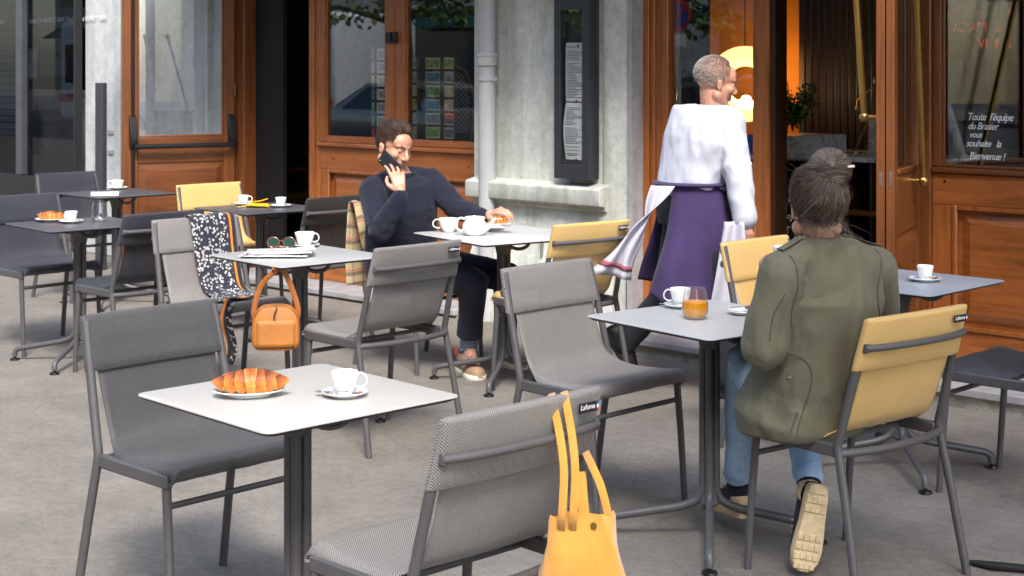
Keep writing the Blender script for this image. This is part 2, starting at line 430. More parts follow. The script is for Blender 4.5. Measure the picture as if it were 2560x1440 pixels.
# ================================================================ shopfront joinery
def raised_panel(mb, X0, X1, z0, z1, y, proud=.014, ch=.045, m=0, axis=None):
    """bevelled field proud of plane y (towards -Y)"""
    r0 = [(X0,y,z0),(X1,y,z0),(X1,y,z1),(X0,y,z1)]
    r1 = [(X0+ch,y-proud,z0+ch),(X1-ch,y-proud,z0+ch),(X1-ch,y-proud,z1-ch),(X0+ch,y-proud,z1-ch)]
    mb.add(r0+r1, [(0,1,5,4),(1,2,6,5),(2,3,7,6),(3,0,4,7),(4,5,6,7)], m); return mb
def moulding_frame(mb, X0, X1, z0, z1, y, w=.022, t=.014):
    mb.box((X0,y-t,z0),(X0+w,y,z1)); mb.box((X1-w,y-t,z0),(X1,y,z1))
    mb.box((X0+w+.0005,y-t,z0),(X1-w-.0005,y,z0+w)); mb.box((X0+w+.0005,y-t,z1-w),(X1-w-.0005,y,z1)); return mb
def panel_base(parent, X0, X1, z0, z1, y, stile=.085, rail=.13, base=.10, railtop=.15, dk=False):
    V, Hh = (WVD, WHD) if dk else (WV, WH)
    bx('rail', (X0,y,z1-railtop),(X1,y+.05,z1), Hh, parent); bx('rail', (X0,y,z0),(X1,y+.05,z0+base), Hh, parent)
    bx('stile', (X0,y+.0015,z0+base+.001),(X0+stile,y+.05,z1-railtop-.001), V, parent); bx('stile', (X1-stile,y+.0015,z0+base+.001),(X1,y+.05,z1-railtop-.001), V, parent)
    a, b, c, d = X0+stile, X1-stile, z0+base, z1-railtop
    bx('panel_back', (a-.001,y+.030,c-.001),(b+.001,y+.049,d+.001), Hh, parent, 0)
    moulding_frame(MB(), a, b, c, d, y+.012, .026, .022).obj('panel_moulding', V, parent, True, .006)
    raised_panel(MB(), a+.04, b-.04, c+.04, d-.04, y+.029, .018, .05).obj('panel', Hh, parent, False)
def glazed_leaf(parent, X0, X1, z0, z1, y, sl, sr, rb=.05, rt=.1, dk=False):
    V, Hh = (WVD, WHD) if dk else (WV, WH)
    bx('stile', (X0,y,z0),(X0+sl,y+.05,z1), V, parent); bx('stile', (X1-sr,y,z0),(X1,y+.05,z1), V, parent)
    bx('rail', (X0+sl+.001,y+.001,z0),(X1-sr-.001,y+.05,z0+rb), Hh, parent); bx('rail', (X0+sl+.001,y+.001,z1-rt),(X1-sr-.001,y+.05,z1), Hh, parent)
    moulding_frame(MB(), X0+sl-.002, X1-sr+.002, z0+rb-.002, z1-rt+.002, y+.022, .014, .012).obj('glazing_bead', V, parent, True, .004)
    MB().box((X0+sl-.002,y+.026,z0+rb-.002),(X1-sr+.002,y+.031,z1-rt+.002)).obj('pane', PANE, parent, False)

# --- folding window with panelled base, left of the downpipe
ZT = 2.9
wl = thing('folding_window', 'varnished wooden folding window over a panelled base, behind the man on the phone', 'window')
a0, a1, a2, a3 = fx(777), fx(800), fx(986), fx(1193)
bx('jamb', (a0,YW-.02,.055),(a0+.055,YW+.12,ZT), WV, wl, .006); bx('jamb', (a0+.056,YW-.005,.055),(a1-.001,YW+.10,ZT), WV, wl, .006)
panel_base(wl, a1, a3+.10, .055, 1.02, YW, .08, .12, .12, .16)
bx('sill', (a1-.005,YW-.03,1.022),(a3+.12,YW+.08,1.052), WH, wl, .008)
glazed_leaf(wl, a1, a2-.002, 1.054, ZT, YW, fx(808)-a1+.02, a2-fx(962), .035)
glazed_leaf(wl, a2+.002, a3+.09, 1.054, ZT, YW+.002, fx(1012)-a2, .10, .035)
bx('latch', (fx(968),YW-.022,fz(980,108)),(fx(995),YW-.001,fz(980,80)), BLACKP, wl, .004)
bx('latch', (fx(981)-.004,YW-.034,fz(980,108)+.01),(fx(983)+.004,YW-.0225,fz(980,80)-.01), BLACKP, wl, .003)
for sx_ in (fx(833), fx(1172)):
    MB().lathe([(.007,-.001),(.007,.0015),(.003,.0015)], 10).obj('screw', BLACKP, wl).matrix_basis = Matrix.Translation((sx_, YW, .935)) @ Matrix.Rotation(PI/2, 4, 'X')

# --- left doorway: frame, black side panel, open leaf
df = thing('door_frame', 'narrow wooden frame post of the dark doorway, beside the open glazed door', 'door frame')
bx('jamb', (fx(592),YW-.01,.0),(fx(612),YW+.14,ZT), WVD, df, .006); bx('jamb', (fx(581),YW-.035,.0),(fx(591),YW+.12,ZT), WVD, df, .005)
bx('head', (fx(581),YW-.01,ZT),(fx(777),YW+.12,ZT+.12), WHD, df)
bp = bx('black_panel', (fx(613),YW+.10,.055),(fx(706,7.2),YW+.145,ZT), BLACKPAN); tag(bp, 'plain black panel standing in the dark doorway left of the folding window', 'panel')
ang = math.atan2(-.957, -.29)
dl = thing('cafe_door', 'wooden door with panic bar standing open in front of the white wall', 'door', (fx(592), 7.07, .0), ang)
L = .865
bx('stile', (.0,-.022,.02),(.085,.022,2.6), WVD, dl); bx('stile', (L-.115,-.022,.02),(L,.022,2.6), WVD, dl)
bx('rail', (.086,-.020,.88),(L-.116,.020,1.07), WHD, dl); bx('rail', (.086,-.020,.02),(L-.116,.020,.18), WHD, dl); bx('rail', (.086,-.02,2.48),(L-.116,.02,2.6), WHD, dl)
bx('panel_back', (.08,-.012,.17),(L-.11,.010,.89), WHD, dl, 0)
q = MB(); X0,X1,z0,z1 = .095,L-.125,.19,.87; ch=.05
q.add([(X0,.010,z0),(X1,.010,z0),(X1,.010,z1),(X0,.010,z1),(X0+ch,.026,z0+ch),(X1-ch,.026,z0+ch),(X1-ch,.026,z1-ch),(X0+ch,.026,z1-ch)], [(1,0,4,5),(2,1,5,6),(3,2,6,7),(0,3,7,4),(5,4,7,6)])
q.obj('panel', WHD, dl, False)
MB().box((.083,-.003,1.066),(L-.113,.003,2.485)).obj('pane', PANE, dl, False)
gb = MB()
for (xa,xb,za,zb) in ((.0855,.10,1.07,2.48),(L-.13,L-.1155,1.07,2.48),(.101,L-.131,1.0705,1.085)): gb.box((xa,.004,za),(xb,.018,zb))
gb.obj('glazing_bead', WVD, dl, True, .004)
pb = MB().tube([(.03,.085,1.005),(L-.075,.085,1.005)], .018, 12).obj('push_bar', BLACKP, dl)
for xx in (.03, L-.075):
    hb = MB(); hb.loft([[(xx+sx*.026, .023 if sy<0 else yy, z) for sx,sy in ((-1,-1),(1,-1),(1,1),(-1,1))] for z,yy in ((1.00,.07),(1.06,.085),(1.10,.075),(1.22,.045),(1.235,.03))])
    hb.obj('bar_housing', BLACKP, dl, True, .006)
MB().tube([(L-.075,.04,.05),(L-.075,.04,.99)], .012, 10).obj('rod', BLACKP, dl); MB().tube([(L-.075,.04,1.24),(L-.075,.04,2.6)], .012, 10).obj('rod', BLACKP, dl)
for z in (.45, 1.42, 2.2): MB().tube([(.0,.028,z-.05),(.0,.028,z+.05)], .011, 8).obj('hinge', plain('hinge_steel',(110,90,74),.4,.6), dl)

# --- white wall left
lw = thing('white_pilaster', 'whitewashed wall pier behind the open wooden door', 'wall')
wx0, wx1 = fx(214,7.10), fx(579,7.14)
gx = wx1-.26
sec = [(wx0,7.6),(wx0,7.10),(gx,7.10),(gx+.012,7.14),(gx+.04,7.145),(gx+.07,7.12),(gx+.10,7.095),(wx1,7.095),(wx1,7.6)]
MB().loft([[(x,y,z) for x,y in sec] for z in (1.25,1.7,2.3,3.2)]).obj('shaft', WHITEST, lw)
MB().box((wx0,7.099,.55),(wx1,7.6,1.25)).obj('shaft_foot', WHITEST, lw)
MB().box((wx0-.02,7.06,.0),(wx1-.002,7.6,.55)).obj('plinth', WHITEST, lw, True, .01)
for z in (1.03, .86):
    MB().box((fx(270,7.09),7.085,z),(fx(283,7.09),7.0995,z+.03)).obj('bracket', plain('bracket_zinc',(150,150,150),.5), lw)
pp = bx('flat_post', (fx(243,6.55),6.53,.0),(fx(262,6.55),6.57,1.47), DKMETAL); tag(pp, 'slim dark grey upright post in front of the white wall', 'post')

# --- beauty shop at the far left
bs = thing('shop_window', 'dark shop window with white lettering on a black band at the far left', 'window')
FRM = plain('shop_frame_black', (24,24,26), .4); FRG = plain('shop_frame_grey', (84,86,90), .35, .4)
bX0, bX1 = -16.5, wx0-.002
bx('plinth', (bX0,7.0,.0),(bX1,7.1,fz(110,442,7.02)), FRM, bs); bx('head', (bX0,7.0,2.6),(bX1,7.1,3.2), FRM, bs)
bx('mullion', (fx(44,7.02),7.0,fz(110,441,7.02)),(fx(59,7.02),7.07,2.6), FRG, bs); bx('stile', (bX1-.03,7.001,fz(110,441,7.02)),(bX1,7.07,2.6), FRM, bs)
zs_ = fz(110,442,7.02)
MB().box((bX0,7.055,zs_),(fx(44,7.02),7.061,2.6)).obj('pane', PANE_D, bs, False); MB().box((fx(59,7.02)-.002,7.055,zs_),(bX1-.02,7.061,2.6)).obj('pane', PANE_D, bs, False)
WLET = plain('white_lettering', (225,225,225), .6)
bandz0, bandz1 = fz(130,72,7.1), fz(130,22,7.1)
bn = MB().box((bX0,7.09,bandz0),(bX1,7.096,bandz1)).obj('lettering_band', plain('band_black',(12,12,13),.5), bs)
for xx in (fx(-76,7.085), fx(64,7.085), fx(163,7.085)): textmesh('lettering', "L'Institut The BEAUTY BAR", .062, WLET, bn, (xx, 7.086, fz(140,55,7.085)), (PI/2,0,0), .0006, 'LEFT', 0, .98, .95)
# eye poster standing inside
PG = NM('eye_poster'); co = PG.co('Object')
PG.bs(Base0Color=PG.ramp(PG.noise(co, 1.6, 4), [(.3, lin(92,84,80)), (.7, lin(150,138,130))]), Roughness=.7)
px_a, px_b = fx(60,7.2), fx(232,7.2)
po = bx('eye_poster', (px_a,7.2,.35),(px_b,7.21,fz(140,224,7.2)), PG.mat, None, 0); tag(po, 'grey poster of a closed eye with long lashes behind the far left shop window', 'poster')
ex, ez = fx(84,7.19), fz(84,330,7.19)
lash = MB()
for i in range(26):
    a = math.radians(-58+i*5.2); r0, r1 = .14, .14+.07+.05*math.sin(i*1.7)
    c0 = Vector((ex+math.cos(a)*r0*.75, 7.197, ez+math.sin(a)*r0*1.5)); c1 = Vector((ex+math.cos(a+.22)*r1*.95, 7.197, ez+math.sin(a+.22)*r1*1.45))
    n_ = Vector((-(c1-c0).z, 0, (c1-c0).x)).normalized()*.006
    lash.add([c0-n_, c0+n_, c1], [(0,1,2)])
pts = [(ex+.105*math.cos(a), 7.1965, ez+.21*math.sin(a)) for a in [2*PI*k/28 for k in range(28)]]
lash.add(pts, [tuple(range(28))])
lash.obj('lashes', plain('lash_ink',(28,25,24),.8), po, False)
textmesh('print', 'Faire Peau', .075, plain('poster_print',(40,38,38),.8), po, (fx(165,7.19),7.196,fz(165,243,7.19)), (PI/2,0,0)); textmesh('print', "c'est", .06, plain('poster_print2',(40,38,38),.8), po, (fx(190,7.19),7.196,fz(190,266,7.19)), (PI/2,0,0))
bl = thing('slat_blind', 'grey horizontal slat blind at the left end of the shop window', 'blind')
for i in range(16): bx('slat', (-14.4,7.3,.95+i*.062),(fx(40,7.3),7.315,.95+i*.062+.052), plain('blind_slat%d'%(i%3),(86+i%3*6,94+i%3*5,104),.6), bl, 0)
for (a,b,c,d_,col,lb) in ((66,92,120,198,(140,150,156),'pale notice card hanging beside the mullion in the far left shop'),(100,156,75,130,(58,52,48),'dark picture frame high in the far left shop'),(100,166,138,192,(50,45,42),'lower dark picture frame in the far left shop')):
    o_ = bx('notice' if 'card' in lb else 'picture_frame', (fx(a,7.3),7.3,fz(a,d_,7.3)),(fx(b,7.3),7.312,fz(a,c,7.3)), plain('card_'+str(a)+str(c),col,.6), None, .002); tag(o_, lb, 'card' if 'card' in lb else 'picture')
    bx('inset', (fx(a,7.3)+.02,7.297,fz(a,d_,7.3)+.02),(fx(b,7.3)-.02,7.2995,fz(a,c,7.3)-.02), plain('inset_'+str(a)+str(c),(96,92,88) if 'card' not in lb else (176,180,184),.7), o_, 0)
def leafy(name, c, rx, ry, rz, n, size, mats, rnd, parent=None, stems=0, up=.3):
    mb = MB()
    for i in range(n):
        a = rnd.uniform(0,2*PI); b = math.acos(rnd.uniform(-1,1)); r = rnd.uniform(.35,1)**.6
        p = Vector(c)+Vector((rx*r*math.sin(b)*math.cos(a), ry*r*math.sin(b)*math.sin(a), rz*r*math.cos(b)))
        d = Vector((rnd.gauss(0,1), rnd.gauss(0,1), rnd.gauss(0,1)+up)).normalized(); e = d.cross(Vector((rnd.gauss(0,1),rnd.gauss(0,1),rnd.gauss(0,1)))).normalized()
        s = size*rnd.uniform(.6,1.3)
        mb.add([p, p+d*s*.5+e*s*.28, p+d*s, p+d*s*.5-e*s*.28], [(0,1,2,3)], rnd.randrange(len(mats)))
    return mb.obj(name, mats, parent, False)
LF = [plain('leaf_dark',(38,58,30),.5), plain('leaf_mid',(62,88,40),.5), plain('leaf_light',(96,122,52),.5)]
rnd = random.Random(11)
bo = thing('boxwood_ball', 'clipped dark green bush behind the far left shop window', 'plant')
leafy('foliage', (fx(176,7.35),7.35,fz(176,452,7.35)), .16,.16,.17, 900, .03, LF[:2], rnd, bo)
bx('planter', (fx(176,7.35)-.12,7.25,.05),(fx(176,7.35)+.12,7.45,fz(176,452,7.35)), FRM, bo)

# --- main entrance right of the pilaster
en = thing('entrance_frame', 'varnished wooden entrance frame with a glazed side pane behind the waiter', 'door frame')
e0, e1, e2, e3 = fx(1599), fx(1668), fx(1886), fx(1926)
bx('jamb', (e0-.004,YW-.01,.10),(e0+.075,YW+.1,ZT), WV, en, .004); bx('jamb', (e0+.0755,YW+.004,.10),(e0+.108,YW+.1,ZT), WV, en, .008)
bx('jamb', (e0+.109,YW+.015,.10),(e0+.15,YW+.1,ZT), WV, en, .004); bx('jamb', (e0+.1505,YW+.006,.10),(e1-.002,YW+.1,ZT), WV, en, .008)
panel_base(en, e1, e2, .10, 1.02, YW+.012, .07, .12, .12, .13)
bx('sill', (e1,YW-.008,1.022),(e2,YW+.07,1.052), WH, en, .006)
MB().box((e1-.004,YW+.04,1.05),(e2+.004,YW+.046,ZT)).obj('pane', PANE, en, False)
bx('post', (e2,YW-.02,.10),(e3,YW+.12,ZT), WV, en, .006); bx('post_edge', (e3+.001,YW+.0,.10),(e3+.03,YW+.12,ZT), plain('edge_dark',(60,36,20),.4), en)
r0, r1, r2 = fx(2300), fx(2330), fx(2347)
bx('post', (r0+.004,YW-.02,.10),(r1,YW+.12,ZT), WVD, en, .006)
bx('head', (e0,YW-.02,ZT),(r1,YW+.12,ZT+.14), WH, en)
# right-hand fixed window
rw = thing('shopfront_window', 'large fixed shop window over a raised wooden panel at the right edge', 'window')
RX = .55
panel_base(rw, r1+.002, RX, .10, fz(2345,433), YW, .11, .16, .17, .155)
bx('sill', (r1+.002,YW-.022,fz(2345,433)+.002),(RX,YW+.07,fz(2345,433)+.032), WHD, rw, .008)
zz0 = fz(2345,433)+.034
bx('stile', (r1+.002,YW+.002,zz0),(r2+.01,YW+.06,ZT), WVD, rw, .004)
moulding_frame(MB(), r2+.008, RX, zz0-.002, ZT, YW+.03, .016, .012).obj('glazing_bead', WVD, rw, True, .004)
MB().box((r2+.006,YW+.034,zz0),(RX,YW+.04,ZT)).obj('pane', PANE, rw, False)
sw = MB().lathe([(.008,-.001),(.008,.0015),(.003,.0015)], 10).obj('screw', BLACKP, rw); sw.matrix_basis = Matrix.Translation((fx(2362), YW, fz(2362,444)-.02)) @ Matrix.Rotation(PI/2, 4, 'X')
CHALK = plain('chalk_marker', (235,238,240), .8, 0, .05)
for txt, px_, py_, sz in (("Toute  l'équipe",2410,300,.052),("du Brasier",2412,323,.05),("vous",2416,344,.045),("souhaite   la",2408,366,.05),("Bienvenue !",2415,398,.052)):
    textmesh('chalk_writing', txt, sz, CHALK, rw, (fx(px_),YW+.031,fz(px_,py_)), (PI/2,0,0), .0004, 'LEFT', .32, .9, .86)
# open double leaf of the entrance
hx, hy = fx(2300), 7.07
lv = Vector((.234,-.685)).normalized(); la = math.atan2(lv.y, lv.x); LL = .725
BRASS = plain('aged_brass', (168,134,72), .3, .9, .12, 12)
for k, off in enumerate((0.0, -.045)):
    # local x along the leaf, local y+ = face towards the camera side
    nrm = Vector((-lv.y, lv.x))
    o_ = nrm*off
    lf = thing('entrance_door', ('nearer of two folded wooden entrance leaves with a brass pull, facing the woman' if k == 0 else 'hidden second entrance leaf folded behind the nearer one, brass pull on its far side'), 'door', (hx+o_.x, hy+o_.y, .10), la)
    for (xa,xb,za,zb,mt) in ((0,.085,.01,2.4,WVD),(LL-.085,LL,.01,2.4,WVD),(.086,LL-.086,.01,.16,WHD),(.086,LL-.086,.70,.98,WHD),(.086,LL-.086,2.3,2.4,WHD)):
        bx('stile' if mt is WVD else 'rail', (xa,-.02,za),(xb,.019,zb), mt, lf)
    bx('panel_back', (.08,-.010,.15),(LL-.08,.008,.705), WHD, lf, 0)
    q = MB(); X0,X1,z0,z1 = .10,LL-.10,.175,.685; ch=.05
    q.add([(X0,.008,z0),(X1,.008,z0),(X1,.008,z1),(X0,.008,z1),(X0+ch,.022,z0+ch),(X1-ch,.022,z0+ch),(X1-ch,.022,z1-ch),(X0+ch,.022,z1-ch)], [(0,1,5,4),(1,2,6,5),(2,3,7,6),(3,0,4,7),(4,5,6,7)])
    q.obj('panel', WHD, lf, False)
    bx('glazing_bead', (.086,.006,.981),(LL-.086,.028,1.005), WHD, lf, .004)
    MB().box((.083,-.003,.985),(LL-.083,.003,2.305)).obj('pane', PANE, lf, False)
    s = 1 if k == 0 else -1
    pts = [(.26,s*.075,.93),(.30,s*.075,1.1),(.52,s*.085,1.85)] if k == 0 else [(.60,-.10,1.25),(.64,-.11,1.5),(.70,-.12,1.85)]
    hb = MB().tube([pts[0],pts[1],pts[2]], .0155, 12).obj('pull_bar', BRASS, lf)
    kb = MB().ball(pts[0], .026, .026, .026, 10); kb.tube([pts[0],(pts[0][0],s*.02,pts[0][2])], .013, 10); kb.lathe([(.024,0),(.024,.004)], 12, (0,0,0)) if False else None
    kb.obj('pull_knob', BRASS, lf)
    kb = MB().ball(pts[2], .026, .026, .026, 10); kb.tube([pts[2],(pts[2][0],s*.02,pts[2][2])], .013, 10); kb.obj('pull_knob', BRASS, lf)
    bx('lock_plate', (LL-.001,-.006,.93),(LL+.002,.006,1.0), plain('lock_steel',(150,145,135),.35,.8), lf, .001)

# --- upper facade, awning, interior shell
up = thing('cafe_building', 'upper stone wall of the cafe building above the wooden shopfronts', 'building')
UPW = stone('upper_stone', (200,196,186), .3)
bx('wall', (-26,7.0,3.2),(14,7.6,13), UPW, up, 0); bx('wall', (RX,7.0,0),(14,7.6,3.2), UPW, up, 0); bx('wall', (-26,7.0,0),(-16.5,7.6,3.2), UPW, up, 0)
for i in range(9):
    x = -24+i*4.2
    bx('window', (x,6.97,4.6),(x+1.2,7.0,7.0), plain('upper_pane%d'%i,(40,46,54),.15), up, .01)
    bx('window', (x,6.97,8.4),(x+1.2,7.0,10.6), plain('upper_pane_b%d'%i,(40,46,54),.15), up, .01)
aw = thing('awning', 'dark canvas awning stretched out over the tables along the shopfront', 'awning')
AWM = plain('awning_canvas', (52,46,44), .8)
MB().add([(-10.2,6.98,3.12),(.4,6.98,3.12),(.4,6.05,2.92),(-10.2,6.05,2.92),(-10.2,6.98,3.10),(.4,6.98,3.10),(.4,6.05,2.90),(-10.2,6.05,2.90)], [(0,1,2,3),(7,6,5,4),(0,3,7,4),(1,5,6,2),(3,2,6,7),(0,4,5,1)])
q = MB(); q.add([(-10.2,6.98,3.12),(.4,6.98,3.12),(.4,6.05,2.92),(-10.2,6.05,2.92),(-10.2,6.98,3.10),(.4,6.98,3.10),(.4,6.05,2.90),(-10.2,6.05,2.90)], [(3,2,1,0),(4,5,6,7),(0,4,7,3),(1,2,6,5),(2,3,7,6),(0,1,5,4)])
q.obj('canvas', AWM, aw, False)
q = MB().box((-10.2,6.03,2.78),(.4,6.048,2.94)); q.obj('valance', AWM, aw, False)
for x in (-10,-6.7,-3.3,.2): MB().tube([(x,6.98,2.85),(x,6.06,2.90)], .018, 8).obj('arm', DKMETAL, aw)
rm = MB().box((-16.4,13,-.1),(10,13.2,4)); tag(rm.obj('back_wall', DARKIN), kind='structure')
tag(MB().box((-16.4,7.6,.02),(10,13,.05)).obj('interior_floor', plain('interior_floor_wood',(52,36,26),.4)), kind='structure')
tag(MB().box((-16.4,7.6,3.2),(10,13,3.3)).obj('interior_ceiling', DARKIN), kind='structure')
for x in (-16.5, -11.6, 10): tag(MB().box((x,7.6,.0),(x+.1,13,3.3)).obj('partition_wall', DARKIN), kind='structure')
# ================================================================ inside the cafe
ow = bx('ochre_wall', (fx(1775,9.6),9.6,.05),(fx(2010,9.6),9.7,3.2), plain('ochre_paint',(214,132,22),.7,0,.1,3), None, 0); tag(ow, 'ochre yellow wall panel lit by the round lamp inside', 'wall')
dp_ = thing('slatted_panelling', 'dark ribbed wood panelling inside the open doorway', 'panelling')
x = fx(2006,9.45); xe = fx(2330,9.45); i = 0
DW = wood('dark_walnut','z',.30,(96,62,44))
while x < xe:
    bx('plank', (x,9.4,.05),(x+.052,9.46+.01*(i%3),3.2), DW, dp_, .006); x += .058; i += 1
# ring lamp
lc = Vector((fx(1864,9.1), 9.1, fz(1864,210,9.1)))
rl = thing('ring_lamp', 'glowing round pleated paper lamp with a hole, behind the waiter\'s head', 'lamp', lc, CAM_YAW)
LAMPM = emit('pleated_shade_glow', (255,208,140), .62); BULB = emit('bulb_glow', (255,226,180), 60)
px_m = FPX/dY(1872,9.1); R1, R0 = 95/px_m, 45/px_m
N = 180; rings = []
for s in (0, 1):
    pass
q = MB()
def pl_(u, v):
    a = 2*PI*u; k = int(round(u*N)) % 2
    r = R0+(R1-R0)*v
    return (r*math.cos(a), -.05*math.sin(PI*v)*1.0 - (.008 if k else 0), r*math.sin(a))
q.grid(pl_, N, 8); q.grid(lambda u,v: (lambda p: (p[0],-p[1]+.02,p[2]))(pl_(u,v)), N, 8)
q.obj('pleated_shade', LAMPM, rl, False)
q = MB().tube([(R0*math.cos(a),.01,R0*math.sin(a)) for a in [2*PI*k/40 for k in range(41)]], .006, 6, False); q.obj('inner_ring', BRASS, rl)
MB().ball((0,-.02,-R0*.9), .035, .035, .035, 8).obj('bulb', BULB, rl)
MB().tube([(0,.03,R1*.95),(0,.03,3.18-lc.z)], .004, 6).obj('cord', BLACKP, rl)
# marble till block, counter, shelves
MARB = NM('grey_marble'); co = MARB.co()
n1 = MARB.noise(co, 4, 8, .7, 1.2); MARB.bs(Base0Color=MARB.mix(MARB.ramp(n1,[(.48,(0,0,0)),(.52,(1,1,1)),(.56,(0,0,0))]), lin(186,188,190), lin(118,122,128)), Roughness=.25)
MARB = MARB.mat
yb = 8.3
b0, b1 = fx(1900,yb), fx(2012,yb)
bb = bx('marble_block', (b0,yb,fz(1990,402,yb)),(b1,yb+.5,fz(1990,341,yb)), MARB, None, .003); tag(bb, 'grey marble block on the counter under the plant', 'counter block')
ct = thing('bar_counter', 'marble topped counter with dark shelves inside the open doorway', 'counter')
zt = fz(2100,391,yb)
bx('top', (b0,yb-.02,zt-.03),(fx(2330,yb),yb+.75,zt), MARB, ct); bx('upstand', (b1+.01,yb+.76,zt-.03),(fx(2330,yb+.76),yb+.80,zt+.24), MARB, ct)
DSH = plain('shelf_dark_wood', (44,28,20), .45, 0, .2)
for z in (zt-.36, zt-.64): bx('shelf', (b0,yb,z),(fx(2330,yb),yb+.6,z+.03), wood('shelf_edge%d'%int(z*100),'x',.45), ct)
for pxx in (1935, 2112, 2170, 2240): bx('divider', (fx(pxx,yb),yb+.01,.06),(fx(pxx,yb)+.02,yb+.6,zt-.032), DSH, ct)
bx('back', (b0,yb+.6,.06),(fx(2330,yb),yb+.62,zt-.032), DARKIN, ct)
# herringbone plinth below shelves
hz = zt-.66
hb = MB()
for i in range(24):
    for sgn in (-1, 1):
        xx = fx(2010,yb)+.10*(i//3); 
        M = Matrix.Translation((xx+ (.05 if sgn>0 else 0), yb-.012, .12+(i%3)*.15)) @ Matrix.Rotation(sgn*PI/4, 4, 'Y')
        o_ = MB().box((-.012,-.006,-.07),(.012,.006,.07),0,M).obj('slat', DSH if (i+sgn)%2 else DW, ct, False)
# plant + ribbed pot
pt = thing('potted_plant', 'leafy green plant in a ribbed grey pot on the marble block', 'plant')
pc = (fx(1988,8.45), 8.45)
zt2 = fz(1990,341,yb)
rb = MB(); 
rb.loft([[(pc[0]-.13+(.06+.005*(k%2)*1)*math.cos(2*PI*k/48)*s, pc[1]+(.06+.005*(k%2))*math.sin(2*PI*k/48)*s, z) for k in range(48)] for s,z in ((.9,zt2),(1.1,zt2+.09),(1.0,zt2+.092),(.95,zt2+.03))])
rb.obj('pot', plain('ribbed_pot',(168,164,156),.7), pt)
rnd = random.Random(5)
for i in range(26):
    a = rnd.uniform(0,2*PI); tip = Vector((pc[0]+rnd.uniform(-.13,.17), pc[1]+rnd.uniform(-.1,.1), zt2+rnd.uniform(.12,.34)))
    base = Vector((pc[0]-.02, pc[1], zt2+.02))
    st = MB().tube(bez(base, base+Vector((0,0,.1)), tip-Vector((0,0,.05)), tip, 6), .003, 5).obj('stem', LF[0], pt)
    mb = MB()
    for j in range(34):
        f = rnd.uniform(.3,1); p = base.lerp(tip, f)+Vector((rnd.gauss(0,.014),rnd.gauss(0,.014),rnd.gauss(0,.012)))
        d = Vector((rnd.gauss(0,1),rnd.gauss(0,1),rnd.gauss(.6,.6))).normalized(); e = d.cross(Vector((rnd.gauss(0,1),rnd.gauss(0,1),1))).normalized(); s = rnd.uniform(.022,.045)
        mb.add([p, p+d*s*.5+e*s*.25, p+d*s, p+d*s*.5-e*s*.25], [(0,1,2,3)], rnd.randrange(3))
    mb.obj('leaves', LF, st, False)
# brass reading lamp on the counter and arm on the wall
bl_ = thing('brass_lamp', 'thin brass reading lamp leaning on the marble counter', 'lamp')
p0 = Vector((fx(2135,8.7), 8.7, zt)); p1 = Vector((fx(2168,8.7), 8.7, fz(2168,308,8.7)))
MB().tube([p0,p1], .007, 8).obj('rod', BRASS, bl_); MB().lathe([(.05,0),(.05,.008),(.01,.012)], 16, p0).obj('foot', BRASS, bl_)
al_ = thing('wall_lamp_arm', 'thin brass lamp arm on the dark panelling in the doorway', 'lamp')
MB().tube([(fx(2142,9.3),9.3,fz(2142,265,9.3)),(fx(2144,9.3),9.3,fz(2144,250,9.3)),(fx(2188,9.3),9.3,fz(2188,214,9.3))], .005, 6).obj('arm', BRASS, al_); MB().lathe([(.004,-.03),(.012,-.02),(.01,.0)], 10, (fx(2142,9.3),9.3,fz(2142,265,9.3))).obj('tip', BRASS, al_)
MB().ball((fx(2190,9.3),9.32,fz(2190,200,9.3)), .03,.03,.05, 8).obj('head', BLACKP, al_)
# chalk menu board by the entrance
cb = thing('chalkboard', 'small black chalkboard leaning inside the entrance behind the woman', 'chalkboard', (fx(1950,7.45),7.45,.05), 0)
bx('board', (-.22,0,.0),(.09,.02,fz(1950,445,7.45)-.05), plain('board_black',(14,14,15),.7), cb, 0); bx('frame_edge', (.09,-.005,.0),(.105,.025,fz(1950,445,7.45)-.03), DW, cb)
textmesh('chalk_writing', 'propose', .05, CHALK, cb, (-.055,-.003,fz(1950,545,7.45)-.05), (PI/2,0,0), .0004, 'LEFT', .3); textmesh('chalk_writing', '9 €', .05, CHALK, cb, (-.01,-.003,fz(1950,580,7.45)-.05), (PI/2,0,0), .0004, 'LEFT', .3)
# blue poster with heart stuck inside the side pane
bpz = bx('heart_poster', (fx(1838,7.165),7.16,fz(1850,402,7.16)),(fx(1888,7.165),7.164,fz(1850,335,7.16)), plain('poster_blue',(24,66,150),.5), None, 0); tag(bpz, 'blue poster with a white heart stuck inside the side pane', 'poster')
hp = [(.016*16*math.sin(t)**3/16, (13*math.cos(t)-5*math.cos(2*t)-2*math.cos(3*t)-math.cos(4*t))/16*.018) for t in [2*PI*k/30 for k in range(30)]]
hc = (fx(1864,7.157), 7.157, fz(1864,368,7.157))
MB().add([(hc[0]+x_, hc[1], hc[2]+z_) for x_, z_ in hp], [tuple(range(30))]) 
q = MB(); q.add([(hc[0]+x_, hc[1], hc[2]+z_) for x_, z_ in hp], [tuple(range(30))]); q.obj('heart', WLET, bpz, False)
bx('print_strip', (fx(1850,7.158),7.157,fz(1850,396,7.16)),(fx(1886,7.158),7.1575,fz(1850,386,7.16)), WLET, bpz, 0)
